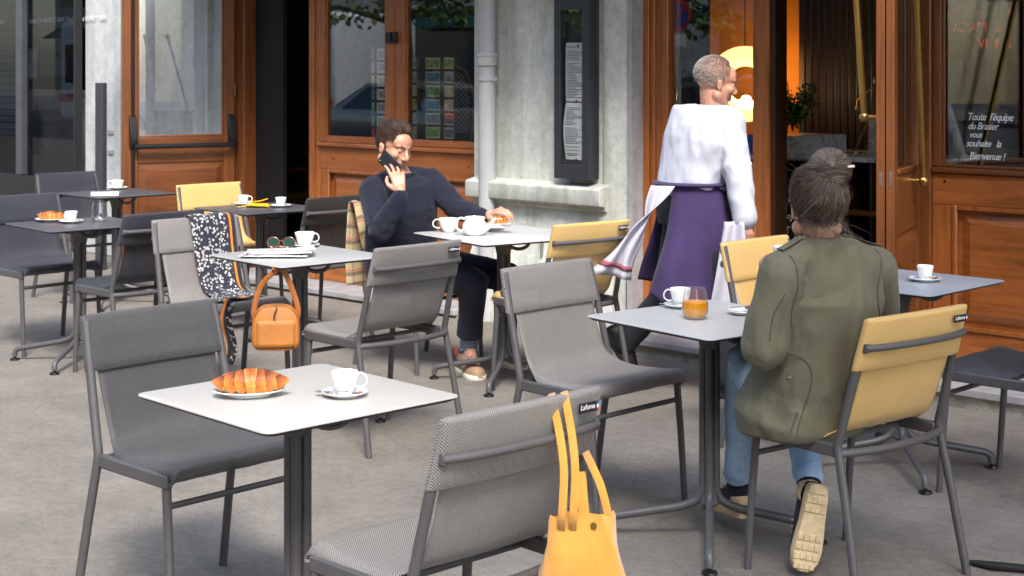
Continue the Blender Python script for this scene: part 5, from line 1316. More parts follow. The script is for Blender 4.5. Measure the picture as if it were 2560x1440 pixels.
# phone
ph = thing('phone', 'black mobile phone held to the ear of the person in the navy jumper', 'phone', Q(973,408,7.80))
ax = (Q(996,432,7.76)-Q(950,387,7.86)).normalized(); nz_ = (-FV*.80-RV*.45+UP*.05); nz_ = (nz_-ax*nz_.dot(ax)).normalized(); bz = ax.cross(nz_)
Mp = Matrix((ax,bz,nz_)).transposed().to_4x4()
MB().box((-.074,-.037,-.0045),(.074,.037,.0045),0,Mp).obj('case', plain('phone_case',(20,20,22),.75,0,.1,200,.3,600), ph, True, .004)
MB().box((-.068,.014,.0046),(-.050,.032,.0058),0,Mp).obj('camera_bump', BLACKP, ph, True, .002)
MB().ball(Mp @ Vector((-.059,.023,.0062)), .004,.004,.002, 6).obj('lens', plain('lens_glint',(200,200,205),.2), ph)

# ---------------------------------------------------------------- the woman from behind
wp0 = Vector((-2.60, 4.20, 0))
wom = thing('person', 'person in olive jacket and jeans seen from behind, hair in a messy bun', 'person', wp0)
pel, wai, che, nck = Q(2015,1020,4.78), Q(2040,890,4.74), Q(2068,740,4.72), Q(2050,598,4.68)
ls, rs = Q(1956,676,4.60), Q(2188,664,4.84)
le, lw_ = Q(1912,866,4.60), Q(1950,765,4.98)
re, rw_ = Q(2205,860,4.98), Q(1990,690,5.06)
lh, rh = Q(1965,1035,4.70), Q(2075,1030,4.88)
lk, la_ = Q(1866,905,5.10), Q(1846,1195,5.20)
rk, ra = Q(1985,930,5.28), Q(2022,1205,4.86)
sd_w = (rs-ls).normalized()
fw = FV*.985+RV*.05-UP*.10
HW = frame(Q(2042,518,4.68), fw, UP+RV*.03+FV*.06)
mb = head_shapes(MB(), HW, True)
mb.capsule(HW @ Vector((0,-.016,-.045)), nck+FV*.01-UP*.02, .047, .048)
body_loft(mb, [(pel-UP*.05,.14,.12),(pel,.16,.12),(wai,.125,.10),(che,.15,.10),(nck-UP*.06,.11,.07),(nck-UP*.02,.05,.05)], sd_w)
limb(mb, [ls,le,lw_], [.046,.038,.025]); limb(mb, [rs,re,rw_], [.046,.038,.025])
limb(mb, [lh+FV*.05+RV*.04,lk,la_], [.07,.052,.034]); limb(mb, [rh,rk,ra], [.07,.052,.034])
hand(mb, rw_, Q(1962,662,5.06)-rw_, -FV*.2+RV*.9, .75, 1, .92); hand(mb, lw_, Q(1990,690,5.10)-lw_, FV, .6, 1, .92)
fuse(mb, 'body', SKIN2, wom, .0045, 2, None, {'lip': lambda c: 0.0, 'stubble': lambda c: 0.0})
OLIVE = cloth('olive_cotton', (95,91,71), .14, 7, None, .8, .3); OLD = cloth('olive_seam', (70,68,54), .14, 7)
mb = MB()
jh = Q(2004,1050,4.78)
body_loft(mb, [(jh-UP*.025,.200,.155),(jh+UP*.02,.212,.168),(pel.lerp(wai,.5),.184,.150),(wai,.176,.140),(wai.lerp(che,.5),.184,.135),(che,.194,.128),(che+UP*.07,.188,.114),(nck-UP*.06,.130,.088),(nck-UP*.02,.084,.076),(nck+UP*.006,.070,.066)], sd_w, 36)
limb(mb, [ls-UP*.012, ls.lerp(le,.5), le, le.lerp(lw_,.5), lw_], [.070,.064,.062,.052,.044]); limb(mb, [rs-UP*.012, rs.lerp(re,.5), re, re.lerp(rw_,.5), rw_], [.070,.064,.060,.052,.044])
mb.capsule(ls+UP*.000, nck-sd_w*.06-UP*.035, .060, .046); mb.capsule(rs+UP*.000, nck+sd_w*.06-UP*.035, .060, .046)
g1 = folds(.010, 6.5, 3.0, (1,1,.7)); g2 = folds(.008, 17, 9.0, (1,1,.45)); g3 = folds(.003, 34, 4.0)
spine = (che-pel).normalized()
def wdisp(c, n):
    el = max(0,1-(c-le).length/.20); hem = max(0,1-abs(c.z-.55)/.16); arm = max(0, 1-(c-(ls.lerp(wai,.35)-sd_w*.05)).length/.17)
    w_ = .35+1.1*el+.9*hem+.8*arm
    # long soft vertical crease down the back
    t = (c-che).dot(sd_w); cr = math.exp(-((t+.005+(.75-c.z)*.12)/.016)**2)*max(0,min(1,(.98-c.z)/.12))*max(0,min(1,(c.z-.58)/.1))
    return g1(c,n)*w_+g2(c,n)*w_*.8+g3(c,n)*.35*w_+cr*.007
jk = fuse(mb, 'jacket', OLIVE, wom, .0055, 2, wdisp)
def on_jacket(p, off=.003):
    """nearest point on the jacket surface (object space = world + root offset)"""
    ok, loc, nor, idx = jk.closest_point_on_mesh(p); return loc+nor*off
def seam(pts, r=.0024, name='seam', mat=OLD, flat=1.0):
    P = [on_jacket(p, r*.4) for p in smooth_path(pts, 6)]
    for _ in range(4): P = [P[0]]+[(P[i-1]+P[i]*2+P[i+1])/4 for i in range(1,len(P)-1)]+[P[-1]]
    P = [on_jacket(p, r*.4) for p in P]
    o = MB().tube(P, r, 6, True, 0, flat).obj(name, mat, jk); return o
back = -FV
seam([ls+UP*.055+back*.05+sd_w*.02, ls-UP*.02+back*.10+sd_w*.05, ls-UP*.10+back*.12+sd_w*.055, ls-UP*.17+back*.08+sd_w*.04])
seam([rs+UP*.055+back*.05-sd_w*.02, rs-UP*.02+back*.10-sd_w*.05, rs-UP*.10+back*.12-sd_w*.055, rs-UP*.17+back*.08-sd_w*.04])
seam([le+UP*.03+back*.1-sd_w*.0, ls.lerp(le,.5)+back*.1-sd_w*.01, ls+back*.1-UP*.06-sd_w*.0], .0018)
seam([jh+back*.25-sd_w*.06-UP*.0, wai+back*.25-sd_w*.07-UP*.05, wai+back*.25-sd_w*.085+UP*.03], .0018)
seam([jh+back*.25-sd_w*.14-UP*.01, wai+back*.2-sd_w*.10-UP*.12], .0018)
for s, sh_ in ((-1, ls), (1, rs)):
    a_, b_ = sh_+UP*.12+sd_w*s*.035, nck+sd_w*s*.10+UP*.06
    P = [on_jacket(a_.lerp(b_, k/7), .004) for k in range(8)]
    for _ in range(2): P = [P[0]]+[(P[i-1]+P[i]*2+P[i+1])/4 for i in range(1,len(P)-1)]+[P[-1]]
    MB().tube(P, .017, 8, True, 0, .16, UP).obj('epaulette', OLIVE, jk)
q = MB(); cl_ = []
for k in range(25):
    a = 2*PI*k/24; p = nck+sd_w*.085*math.cos(a)+(UP.cross(sd_w))*.072*math.sin(a)-UP*.012
    cl_.append(p)
q.loft([[p-UP*.02 for p in cl_[:-1]],[p+UP*.018+(nck-p)*.06 for p in cl_[:-1]]], False); q.obj('collar', OLIVE, jk, True, 0, 80, .007)
MB().lathe([(.007,0),(.007,.002),(.004,.003)], 14).obj('eyelet', STEEL, jk).matrix_basis = Matrix.Translation(on_jacket(Q(1962,952,4.55), .001)) @ (-FV-RV*.4).to_track_quat('Z','Y').to_matrix().to_4x4()
# jeans
JEAN = NM('light_denim'); co = JEAN.co(); n1 = JEAN.noise(co, 9, 5); n2 = JEAN.noise(JEAN.co('Object',(1,1,.12)), 320, 2)
JEAN.bs(Base0Color=JEAN.mix(.35, JEAN.ramp(n1, [(.3, lin(118,150,188)), (.7, lin(172,198,222))]), JEAN.ramp(n2, [(.3, lin(112,142,176)), (.7, lin(190,212,230))])), Roughness=.9); JEAN.bump(n2, .4, .001); JEAN = JEAN.mat
mb = MB(); body_loft(mb, [(pel-UP*.08,.150,.12),(pel-UP*.02,.160,.125),(pel+UP*.05,.140,.11)], sd_w)
limb(mb, [lh+FV*.05+RV*.04,lh.lerp(lk,.5),lk,lk.lerp(la_,.35),lk.lerp(la_,.75),la_+UP*.02], [.085,.082,.066,.064,.051,.049]); limb(mb, [rh,rh.lerp(rk,.5),rk,rk.lerp(ra,.35),rk.lerp(ra,.75),ra+(rk-ra).normalized()*.02], [.098,.082,.064,.060,.049,.047])
h1 = folds(.004, 14, 6.0, (1,1,1.8))
fuse(mb, 'jeans', JEAN, wom, .0065, 3, lambda c,n: h1(c,n)*(.4+1.5*max(0,1-(c-lk).length/.16)+1.6*max(0,1-(c-la_).length/.12)+1.6*max(0,1-(c-ra).length/.12)))
BSK = plain('black_knit', (22,22,25), .9); BEIGE = plain('beige_rubber', (206,182,142), .8, 0, .15, 30); BLKS = plain('black_suede', (34,34,38), .85, 0, .2, 40); SANDL = plain('sand_leather', (212,180,138), .6)
for a_, k_ in ((la_,lk),(ra,rk)):
    d_ = (a_-k_).normalized(); o = MB().tube([a_-d_*.05, a_+d_*.035], [.040,.038], 16).obj('sock', BSK, wom); o.location = -wp0
lt = -RV*.30+FV*.9; lt.z = -.10
lc_ = la_ + Vector((0,0,-.125)) + lt*.055
shoe(wom, frame(lc_, lt, UP+lt*.12), BLKS, BEIGE, SANDL, .265)
hl, te = Q(2038,1232,4.80), Q(2006,1392,4.78)
rt_ = (te-hl).normalized()
shoe(wom, frame((hl+te)/2 - FV*.035, rt_, FV*.96-RV*.22+UP*.05), BLKS, BEIGE, SANDL, .275, True)
# hair
HG = [hairmat('dark_hair',(84,68,56),.38), hairmat('grey_hair',(150,137,126),.38), hairmat('brown_grey_hair',(106,88,74),.38), hairmat('black_hair',(66,53,45),.38), hairmat('mid_hair',(94,79,68),.38)]
rnd = random.Random(33); S, Rr = [], []
bun = Vector((.028,-.072,.090)); bunr = .058
def scalpw(a, b): return Vector((.0765*math.cos(b)*math.sin(a), .099*math.cos(b)*math.cos(a), .0885*math.sin(b)))+Vector((0,-.019,.033))
C0 = Vector((0,-.019,.033)); Rw = Vector((.0765,.099,.0885))
def shell(p, k):
    q = p-C0; l = math.sqrt((q.x/Rw.x)**2+(q.y/Rw.y)**2+(q.z/Rw.z)**2); return C0+q*(k/max(l,.001))
while len(S) < 9000:
    a = rnd.uniform(-PI,PI); b = math.asin(rnd.uniform(-.98,1)); p = scalpw(a,b)
    if p.y > .055 and p.z < .085: continue
    if p.z < .04 and p.y > .005: continue
    if p.z < -.062 or (p.z < -.02 and abs(p.x) > .058 and p.y > -.03): continue
    tgt = bun+Vector((rnd.gauss(0,.012),rnd.gauss(0,.012)-.004,rnd.gauss(0,.008)-.018)); k = 1.02+rnd.random()*.06
    side = Vector((rnd.gauss(0,.007),rnd.gauss(0,.006),rnd.gauss(0,.007))); st = []
    for j in range(8):
        t = j/7; q = p.lerp(tgt, t); kk = 1.0+(k-1)*math.sin(PI*min(1,t*1.1+.08))+.02
        st.append(HW @ (shell(q, kk)+side*math.sin(PI*t)+Vector((0,0,.004*math.sin(t*9+a*5)))) if t < .9 else HW @ tgt)
    S.append(st); Rr.append(rnd.uniform(.0004,.0008))
for i in range(3000):   # the coiled bun
    a0 = rnd.uniform(0,2*PI); rr_ = bunr*rnd.uniform(.45,1.05); tilt = rnd.gauss(0,.5); hgt = rnd.uniform(-.04,.045); st = []
    span = rnd.uniform(.8,2.2)
    for j in range(7):
        a = a0+span*j/6; e = math.sqrt(max(.05,1-(hgt/.06)**2))
        q = bun+Vector((math.cos(a)*rr_*e, math.sin(a)*rr_*e*.9, hgt+.012*math.sin(a*1.5+tilt)))+Vector((0,0,.012))
        st.append(HW @ q)
    S.append(st); Rr.append(rnd.uniform(.0004,.0008))
for i in range(1100):   # radial strands into the knot, facing back
    a = rnd.uniform(0,2*PI); kn = bun+Vector((0,-.056,.026)); st = []
    for j in range(6):
        t = j/5; r_ = .006+.062*t
        st.append(HW @ (kn+Vector((math.cos(a)*r_, .004+.055*t*t+.002*math.sin(7*t), math.sin(a)*r_*.95))))
    S.append(st); Rr.append(rnd.uniform(.0004,.0008))
for i in range(150):   # flyaways
    a = rnd.uniform(-PI,PI); b = rnd.uniform(-.7,1.3)
    if i < 40: p = bun+Vector((rnd.gauss(0,.03),rnd.gauss(0,.03),.045+rnd.gauss(0,.01)))
    else:
        p = scalpw(a,b)
        if p.y > .02: p.y *= -1
    n_ = (p-C0).normalized(); st = []
    d_ = (n_+Vector((rnd.gauss(0,.6),rnd.gauss(0,.5),rnd.gauss(0,.6)))).normalized(); L = rnd.uniform(.02,.06); curl = Vector((rnd.gauss(0,1),rnd.gauss(0,1),rnd.gauss(-.3,1))).normalized()
    for j in range(6):
        t = j/5; st.append(HW @ (p+n_*.006+d_*L*t*.7+curl*L*.6*t*t))
    S.append(st); Rr.append(rnd.uniform(.00018,.0003))
for i in range(120):   # wisps at the nape
    x = rnd.uniform(-.05,.07); p = Vector((x,-.085,-.035+rnd.gauss(0,.012))); dx = rnd.gauss(.02,.03); L = rnd.uniform(.04,.09); st = []
    for j in range(6):
        t = j/5; st.append(HW @ (p+Vector((dx*t+.01*math.sin(t*5+i),-.006*math.sin(t*3),-L*t))))
    S.append(st); Rr.append(rnd.uniform(.0003,.0005))
strandmesh('hair', S, Rr, HG, wom)
cp = MB(); cp.ball(HW @ (C0+Vector((0,-.008,.002))), .076,.093,.087, 16, HW.to_3x3()); cp.ball(HW @ (bun+Vector((0,0,.008))), .054,.048,.050, 12, HW.to_3x3())
cpo = cp.obj('hair_base', HG[0], wom); cpo.location = -wp0
# cut the base away from the face side by keeping only its rear half
bm_ = bmesh.new(); bm_.from_mesh(cpo.data); Hi = HW.inverted()
bmesh.ops.delete(bm_, geom=[v for v in bm_.verts if (Hi @ v.co).y > .03 and (Hi @ v.co).z < .07 or (Hi @ v.co).z < -.055 or ((Hi @ v.co).z < .035 and (Hi @ v.co).y > -.005)], context='VERTS'); bm_.to_mesh(cpo.data); bm_.free()
o = MB().tube([HW @ Vector((-.079,-.012,.016)), HW @ Vector((-.078,.05,.02)), HW @ Vector((-.065,.10,.018))], .0022, 6).obj('glasses_temple', plain('lilac_frame',(130,120,160),.3), wom); o.location = -wp0
o = MB().ball(HW @ Vector((-.079,-.008,-.043)), .004,.004,.004, 6).obj('earring', BRASS, wom); o.location = -wp0
o = MB().tube([HW @ (bun+Vector((.03,-.02,.03))), HW @ (bun+Vector((.068,-.03,.034)))], [.003,.004], 8).obj('hair_pin', plain('pearl_pin',(226,222,214),.3), wom); o.location = -wp0
wc = Q(1958,650,5.08); cup('cup', 'white cup raised in front of the woman, seen above the left shoulder', wc-UP*.01, .034, .056, .66, VR+.5, True)

# ---------------------------------------------------------------- the waiter
tp0 = at(1740, 985, 7.45); tp0.z = 0
wai_ = thing('person', 'person in white shirt and purple apron striding past the entrance', 'person', tp0)
pel, wst, che, nck = Q(1722,520,7.50), Q(1732,452,7.50), Q(1755,345,7.48), Q(1782,275,7.48)
rs, ls = Q(1822,308,7.38), Q(1712,300,7.64)
re, rw_ = Q(1842,430,7.30), Q(1862,545,7.26)
le, lw_ = Q(1700,420,7.78), Q(1760,480,7.85)
rh, lh = Q(1735,535,7.42), Q(1712,535,7.58)
rk, ra = Q(1812,735,7.36), Q(1815,945,7.34)
lk, la_ = Q(1672,735,7.60), Q(1560,858,7.70)
sd_t = (rs-ls).normalized()
fw = RV*.93+FV*.28-UP*.22
HT = frame(Q(1790,205,7.48), fw, UP+RV*.22)
mb = head_shapes(MB(), HT); mb.capsule(HT @ Vector((0,-.020,-.045)), nck, .053, .060)
body_loft(mb, [(pel-UP*.05,.13,.11),(pel,.15,.12),(wst,.14,.11),(che,.16,.115),(nck-UP*.05,.12,.08),(nck,.06,.06)], sd_t)
limb(mb, [rs,re,rw_], [.05,.042,.027]); limb(mb, [ls,le,lw_], [.05,.042,.027]); limb(mb, [rh,rk,ra], [.085,.056,.038]); limb(mb, [lh,lk,la_], [.085,.056,.038])
hand(mb, rw_, Q(1866,600,7.24)-rw_, -FV+RV*.3, .45, -1, .98); hand(mb, lw_, RV*.6+UP*.3, UP, .6, 1, .98)
lipt = [HT @ Vector((x,.092,-.0635)) for x in (-.014,0,.014)]
fuse(mb, 'body', SKIN3, wai_, .0055, 2, None, {'lip': lambda c: max(0,1-min((c-p).length for p in lipt)/.013), 'stubble': lambda c: 0.0})
WSH = cloth('white_poplin', (186,187,197), .04, 8, None, .75, .2)
mb = MB(); body_loft(mb, [(pel+UP*.05,.170,.140),(wst,.178,.145),(wst.lerp(che,.5),.186,.142),(che,.196,.142),(che+UP*.08,.180,.118),(nck-UP*.045,.120,.085),(nck-UP*.0,.070,.068)], sd_t, 32)
limb(mb, [rs,rs.lerp(re,.5),re,re.lerp(rw_,.5),rw_-UP*.0], [.076,.068,.062,.056,.052]); limb(mb, [ls,ls.lerp(le,.5),le,le.lerp(lw_,.8)], [.076,.068,.062,.05])
mb.capsule(rs+UP*.01, nck+sd_t*.06-UP*.03, .062, .046); mb.capsule(ls+UP*.01, nck-sd_t*.06-UP*.03, .062, .046)
w1 = folds(.010, 6, 12.0, (1,1,.8)); w2 = folds(.010, 15, 13.0, (1,1,.5))
stt = fuse(mb, 'shirt', WSH, wai_, .0075, 3, lambda c,n: w1(c,n)*.8+w2(c,n)*(.5+max(0,1-(c-re).length/.2)))
cc_ = [nck+sd_t*.078*math.cos(a)+(sd_t.cross(UP))*.072*math.sin(a) for a in [2*PI*k/24 for k in range(24)]]
MB().loft([[p-UP*.015 for p in cc_],[p+UP*.025+(nck-p)*.10 for p in cc_],[p+UP*.018+(nck-p)*-.10 for p in cc_],[p-UP*.02+(nck-p)*-.22 for p in cc_]], False).obj('collar', WSH, stt, True, 0, 80, .003)
MB().tube([rw_-(rw_-re).normalized()*.05, rw_+(rw_-re).normalized()*.018], [.056,.054], 20).obj('cuff', WSH, stt)
sy_ = []
for k in range(9):
    ok_, lo_, no_, _i = stt.closest_point_on_mesh(rs.lerp(ls, k/8)-UP*.045-(sd_t.cross(UP)*.0)+(-RV*.2)*.6); sy_.append(lo_+no_*.001)
DTR = cloth('black_trousers', (28,30,38), .2, 8)
mb = MB(); body_loft(mb, [(pel-UP*.08,.15,.13),(pel,.172,.14),(wst,.166,.136)], sd_t)
limb(mb, [rh,rk,ra], [.100,.074,.060]); limb(mb, [lh,lk,la_], [.100,.074,.060]); h2 = folds(.006,9,4.0)
fuse(mb, 'trousers', DTR, wai_, .009, 3, lambda c,n: h2(c,n))
PUR = cloth('purple_apron_cloth', (58,42,84), .2, 6, None, .9, .2)
# apron: wraps front and right side from the waist to the shins, split behind
def apr(u, v):
    a = -2.15+4.75*u; c = wst.lerp(pel-UP*.40+RV*.02, v)
    f_ = RV*.93+FV*.28; s_ = -FV*.93+RV*.28
    fl = .020*math.sin(a*6+1.2)+.014*math.sin(a*11+v*2)
    rx, ry = .185+.07*v+fl*v, .165+.17*v+fl*v
    p = c+f_*math.cos(a)*ry+s_*math.sin(a)*rx
    return p+UP*(.035*math.sin(a*2.2+.6)*v)+RV*.02*math.sin(v*5)*v
o = MB().grid(apr, 44, 24).obj('apron', PUR, wai_, True, 0, 80, .004); o.location = -tp0
bd_ = MB().tube([wst+(RV*.93+FV*.28)*.172*math.cos(a)+(-FV*.93+RV*.28)*.190*math.sin(a)-UP*.01 for a in [2*PI*k/36 for k in range(37)]], .030, 8, False, 0, .35, UP).obj('waistband', PUR, o)
bkn = pel-(RV*.93+FV*.28)*.19-FV*.02
TWL = cloth('white_towel', (186,184,194), .05, 8)
def towel(u, v): return bkn+UP*(.12-.46*v+.05*u*v)+(-RV*(.10+.26*u)*v**1.1)+(-FV*.9)*(.06+.05*u)+RV*(.10*(u-.2))*(1-.5*v)+FV*(.022*math.sin(u*11+v*2)*(.3+v))-RV*.012*math.sin(v*9+u*4)
tw = thing('towel', 'white waiter\'s cloth with a red stripe hanging behind the purple apron', 'towel', tp0)
o = MB().grid(towel, 16, 20).obj('cloth', TWL, tw, True, 0, 80, .004); o.location = -tp0
o2 = MB().grid(lambda u,v: Vector(towel(u,.86+.05*v))-FV*.004, 16, 2).obj('stripe', plain('red_stripe',(150,84,98),.9), o, True, 0, 80, .0055)
def tw2(u, v): return Q(1835,575,7.22)+UP*(.04-.40*v)+RV*((u-.5)*(.09+.10*v)-.02*v)-FV*(.02*math.sin(u*8+v*2))
t2 = MB().grid(tw2, 12, 18).obj('hand_towel', TWL, None, True, 0, 80, .004); tag(t2, 'white towel hanging from the waiter\'s near hand', 'towel')
BSH = plain('black_shoe', (20,20,22), .5)
sm1 = ra+(RV*.9+FV*.1)*.07; shoe(wai_, frame(Vector((sm1.x,sm1.y,.0)), RV*.95-FV*.1+UP*.05, UP), BSH, BSH, None, .29)
d_ = (la_-lk).normalized(); shoe(wai_, frame(la_+d_*.06+UP*-.02-RV*.0, (d_*.25+RV*.75-UP*.75), (RV*.6+UP*.6)), BSH, BSH, None, .29)
HGR = [hairmat('grey_short_a',(150,140,130)), hairmat('grey_short_b',(118,108,100)), hairmat('grey_short_c',(176,166,156))]
rnd = random.Random(41); S, Rr = [], []
while len(S) < 3600:
    a = rnd.uniform(-PI,PI); b = math.asin(rnd.uniform(-.6,1)); p = scalp(a,b)
    if p.y > .035 and p.z < .105: continue
    if p.z < .045 and p.y > .012: continue
    if p.z < -.005 and p.y > -.022: continue
    n = Vector((p.x/.079**2, (p.y+.02)/.1**2, (p.z-.034)/.09**2)).normalized(); comb = Vector((0,-.8,-.4)); comb = (comb-n*comb.dot(n)).normalized(); L = rnd.uniform(.007,.012)
    S.append([HT @ q for q in (p-n*.003, p+comb*L*.5+n*L*.4, p+comb*L+n*L*.5)]); Rr.append(rnd.uniform(.0008,.0013))
strandmesh('hair', S, Rr, HGR, wai_)
for s in (-1,1):
    o = MB().ball(HT @ Vector((s*.033,.0865,.004)), .0042,.0042,.0042, 8).obj('eye', BLACKP, wai_); o.location = -tp0
    o = MB().tube([HT @ Vector((s*.014,.0990,.0235)), HT @ Vector((s*.032,.0925,.0305)), HT @ Vector((s*.050,.0765,.0245))], [.003,.004,.002], 6).obj('eyebrow', HGR[1], wai_); o.location = -tp0
# ================================================================ the street behind the camera, seen in the window glass
rnd = random.Random(77)
BARK = plain('bark', (74,64,54), .9, 0, .3, 12, .5, 30, .02)
LFT = [plain('tree_leaf_a',(66,92,34),.55), plain('tree_leaf_b',(96,126,46),.55), plain('tree_leaf_c',(46,68,26),.55)]
def tree(lb, x, y, h0, n, seed):
    r = random.Random(seed); t = thing('plane_tree', lb, 'tree', (x,y,0))
    MB().tube(smooth_path([(0,0,0),(.05,.03,1.2),(-.05,.02,2.6),(.02,-.05,4.2),(.1,0,6.5)],4), [.20-.0085*i for i in range(17)], 12).obj('trunk', BARK, t)
    mb = MB()
    tips = []
    for i in range(16):
        a = r.uniform(0,2*PI); z0 = r.uniform(2.2,5.5); L = r.uniform(1.2,2.6); dz = r.uniform(-.5,1.4)
        tip = Vector((math.cos(a)*L, math.sin(a)*L, z0+dz)); tips.append((Vector((0,0,z0)),tip))
        MB().tube(smooth_path([(0,0,z0),Vector((math.cos(a)*L*.5,math.sin(a)*L*.5,z0+.35)),tip],3), [.06,.05,.045,.035,.028,.02,.012], 6).obj('limb', BARK, t)
    for i in range(n):
        b, tip = r.choice(tips); f = r.uniform(.35,1.12); p = b.lerp(tip,f)+Vector((r.gauss(0,.38),r.gauss(0,.38),r.gauss(0,.34)))
        p.z = max(p.z, h0+r.random()*.4)
        d = Vector((r.gauss(0,1),r.gauss(0,1),r.gauss(-.4,.7))).normalized(); e = d.cross(Vector((r.gauss(0,1),r.gauss(0,1),r.gauss(0,1)))).normalized(); s = r.uniform(.09,.18)
        mb.add([p, p+d*s*.5+e*s*.38, p+d*s, p+d*s*.5-e*s*.38], [(0,1,2,3)], r.randrange(3))
    mb.obj('crown', LFT, t, False)
tree('street tree with low hanging leaves opposite the right window', -10.2, -4.4, 2.0, 4200, 1)
tree('street tree opposite the entrance, mirrored in the side pane', -15.0, -4.6, 2.1, 3800, 2)
tree('dark trunked street tree opposite the folding window', -20.4, -4.6, 2.3, 3600, 3)
# unseen tree added right of the camera so its crown shades the right-hand tables
rt = thing('added_shade_tree', 'leafy unseen tree added right of the camera to shade the right-hand tables', 'tree', (2.6,-.9,0))
MB().tube(smooth_path([(0,0,0),(.04,.02,1.5),(-.1,.15,3.2),(-.5,.8,5.0),(-.9,1.6,6.6)],4), [.17-.007*i for i in range(17)], 12).obj('trunk', BARK, rt)
for (bx_,by_,bz_) in ((.3,2.2,6.0),(-2.6,2.6,6.2),(-1.0,4.0,6.4),(.8,3.4,6.6),(-2.4,1.0,6.6),(-.6,2.6,7.4)):
    MB().tube(smooth_path([(-.3,.5,4.3),(bx_*.5-.3,by_*.5+.3,5.4),(bx_,by_,bz_)],4), [.07,.065,.06,.05,.045,.04,.03,.025,.018], 6).obj('limb', BARK, rt)
leafy('crown', (-.4,2.9,6.3), 2.5,2.4,1.1, 2300, .26, LFT, random.Random(8), rt)
# parked cars
def car(lb, x, y, rz, rgb, kind=0):
    t = thing('parked_car', lb, 'car', (x,y,-.13), rz, 'cars parked along the street')
    paint = plain('car_paint_%d%d%d'%rgb, rgb, .25, .3, .04, 3, Coat0Weight=.8, Coat0Roughness=.05); GL = NM('car_glass_%d'%int(abs(x)*10)); GL.bs(Base0Color=lin(20,24,30), Roughness=.05); GL = GL.mat
    hr = 1.62 if kind else 1.46
    st = [(-2.1,.45,.70,.80,.0),(-2.05,.35,.95,.84,.0),(-1.9,.30,1.02,.86,.05),(-1.55,.28,hr-.12,.87,.9),(-1.1,.28,hr,.88,1),(.1,.28,hr,.88,1),(.75,.28,1.06,.88,.25),(1.0,.28,.98,.87,.0),(1.8,.30,.86,.84,0),(2.05,.36,.74,.78,0),(2.12,.45,.62,.70,0)]
    rings = []
    for (xx,zl,zt_,w_,c) in st:
        zm = min(.92, zt_); wt = w_*(1-.24*c)
        rings.append([(xx,-w_*.92,zl),(xx,-w_,zl+.12),(xx,-w_,zm*.8),(xx,-w_*.985,zm-.02),(xx,-wt,zt_-.03),(xx,-wt*.88,zt_),(xx,wt*.88,zt_),(xx,wt,zt_-.03),(xx,w_*.985,zm-.02),(xx,w_,zm*.8),(xx,w_,zl+.12),(xx,w_*.92,zl)])
    MB().loft(rings).obj('body', paint, t, True, .02, 40)
    for s in (-1,1):
        q = MB(); q.add([(-1.52,s*.845,.96),(.62,s*.862,.96),(.05,s*.70,hr-.09),(-1.2,s*.70,hr-.09)], [(0,1,2,3) if s<0 else (3,2,1,0)]); q.obj('side_window', GL, t, False, solid=.03)
        for xx in (-1.3,1.3):
            wl_ = MB().tube([(xx,s*.66,.32),(xx,s*.87,.32)], .32, 22).obj('wheel', BLACKP, t); MB().tube([(xx,s*.86,.32),(xx,s*.885,.32)], .20, 16).obj('rim', plain('rim_silver',(160,160,165),.3,.7), wl_)
        bx('tail_light', (-2.12,s*.58,.78),(-2.03,s*.80,.93), plain('tail_red',(190,20,20),.3), t, .02); bx('headlight', (2.02,s*.50,.62),(2.10,s*.74,.74), plain('head_clear',(220,222,226),.15), t, .02)
    q = MB(); q.add([(.98,-.72,1.0),(.98,.72,1.0),(.16,.62,hr-.03),(.16,-.62,hr-.03)], [(0,1,2,3)]); q.obj('windscreen', GL, t, False, solid=.03)
    q = MB(); q.add([(-1.93,-.68,1.05),(-1.93,.68,1.05),(-1.55,.60,hr-.12),(-1.55,-.60,hr-.12)], [(3,2,1,0)]); q.obj('rear_window', GL, t, False, solid=.03)
car('silver estate car parked across the street, mirrored in the right window', -14.5, -9.0, 0, (150,154,160), 1)
car('dark blue car at the kerb, mirrored in the right window', -8.6, -5.3, PI, (30,38,54), 0)
car('black car at the kerb, mirrored behind the waiter', -14.2, -5.3, PI, (26,26,28), 0)
car('grey car at the kerb, mirrored in the folding window', -21.5, -5.4, PI, (96,100,106), 0)
car('dark red car parked across the street', -24.0, -9.0, 0, (90,26,26), 0)
# white city bus
bu = thing('city_bus', 'white bus with a red stripe across the street, mirrored in the folding window', 'bus', (-31,-8.4,-.13))
bx('body', (-5.5,-1.25,.35),(5.5,1.25,2.95), plain('bus_white',(226,228,230),.35), bu, .12); bx('stripe', (-5.5,1.252,.85),(5.5,1.262,1.05), plain('bus_red',(200,36,40),.4), bu, 0)
for i in range(7): bx('window', (-5.2+i*1.5,1.252,1.35),(-3.85+i*1.5,1.266,2.35), plain('bus_glass%d'%i,(30,36,44),.08), bu, .02)
for xx in (-3.6,3.4): MB().tube([(xx,.9,.45),(xx,1.28,.45)], .45, 22).obj('wheel', BLACKP, bu)
# signs
ns = thing('no_parking_sign', 'round red and blue no parking sign on a pole, mirrored in the side pane', 'sign', (-13.35,-3.4,0))
MB().tube([(0,0,0),(0,0,2.55)], .03, 10).obj('pole', plain('sign_pole',(140,142,146),.4,.6), ns)
for nm, R_, y_, c_ in (('rim_disc',.225,.035,(196,30,36)),('disc',.175,.046,(24,58,150))):
    q = MB().tube([(0,y_-.008,2.35),(0,y_,2.35)], R_, 32); q.obj(nm, plain('sign_'+nm,c_,.4), ns)
MB().box((-.028,.047,-.2),(.028,.052,.2),0,Matrix.Translation((0,0,2.35)) @ Matrix.Rotation(PI/4,4,'Y')).obj('slash', plain('sign_slash',(196,30,36),.4), ns, False)
bx('plate', (-.14,.035,1.90),(.14,.045,2.08), WLET, ns, 0)
led = thing('message_sign', 'dark electronic message board with orange lettering, mirrored in the right window', 'sign', (-12.2,-11.2,0))
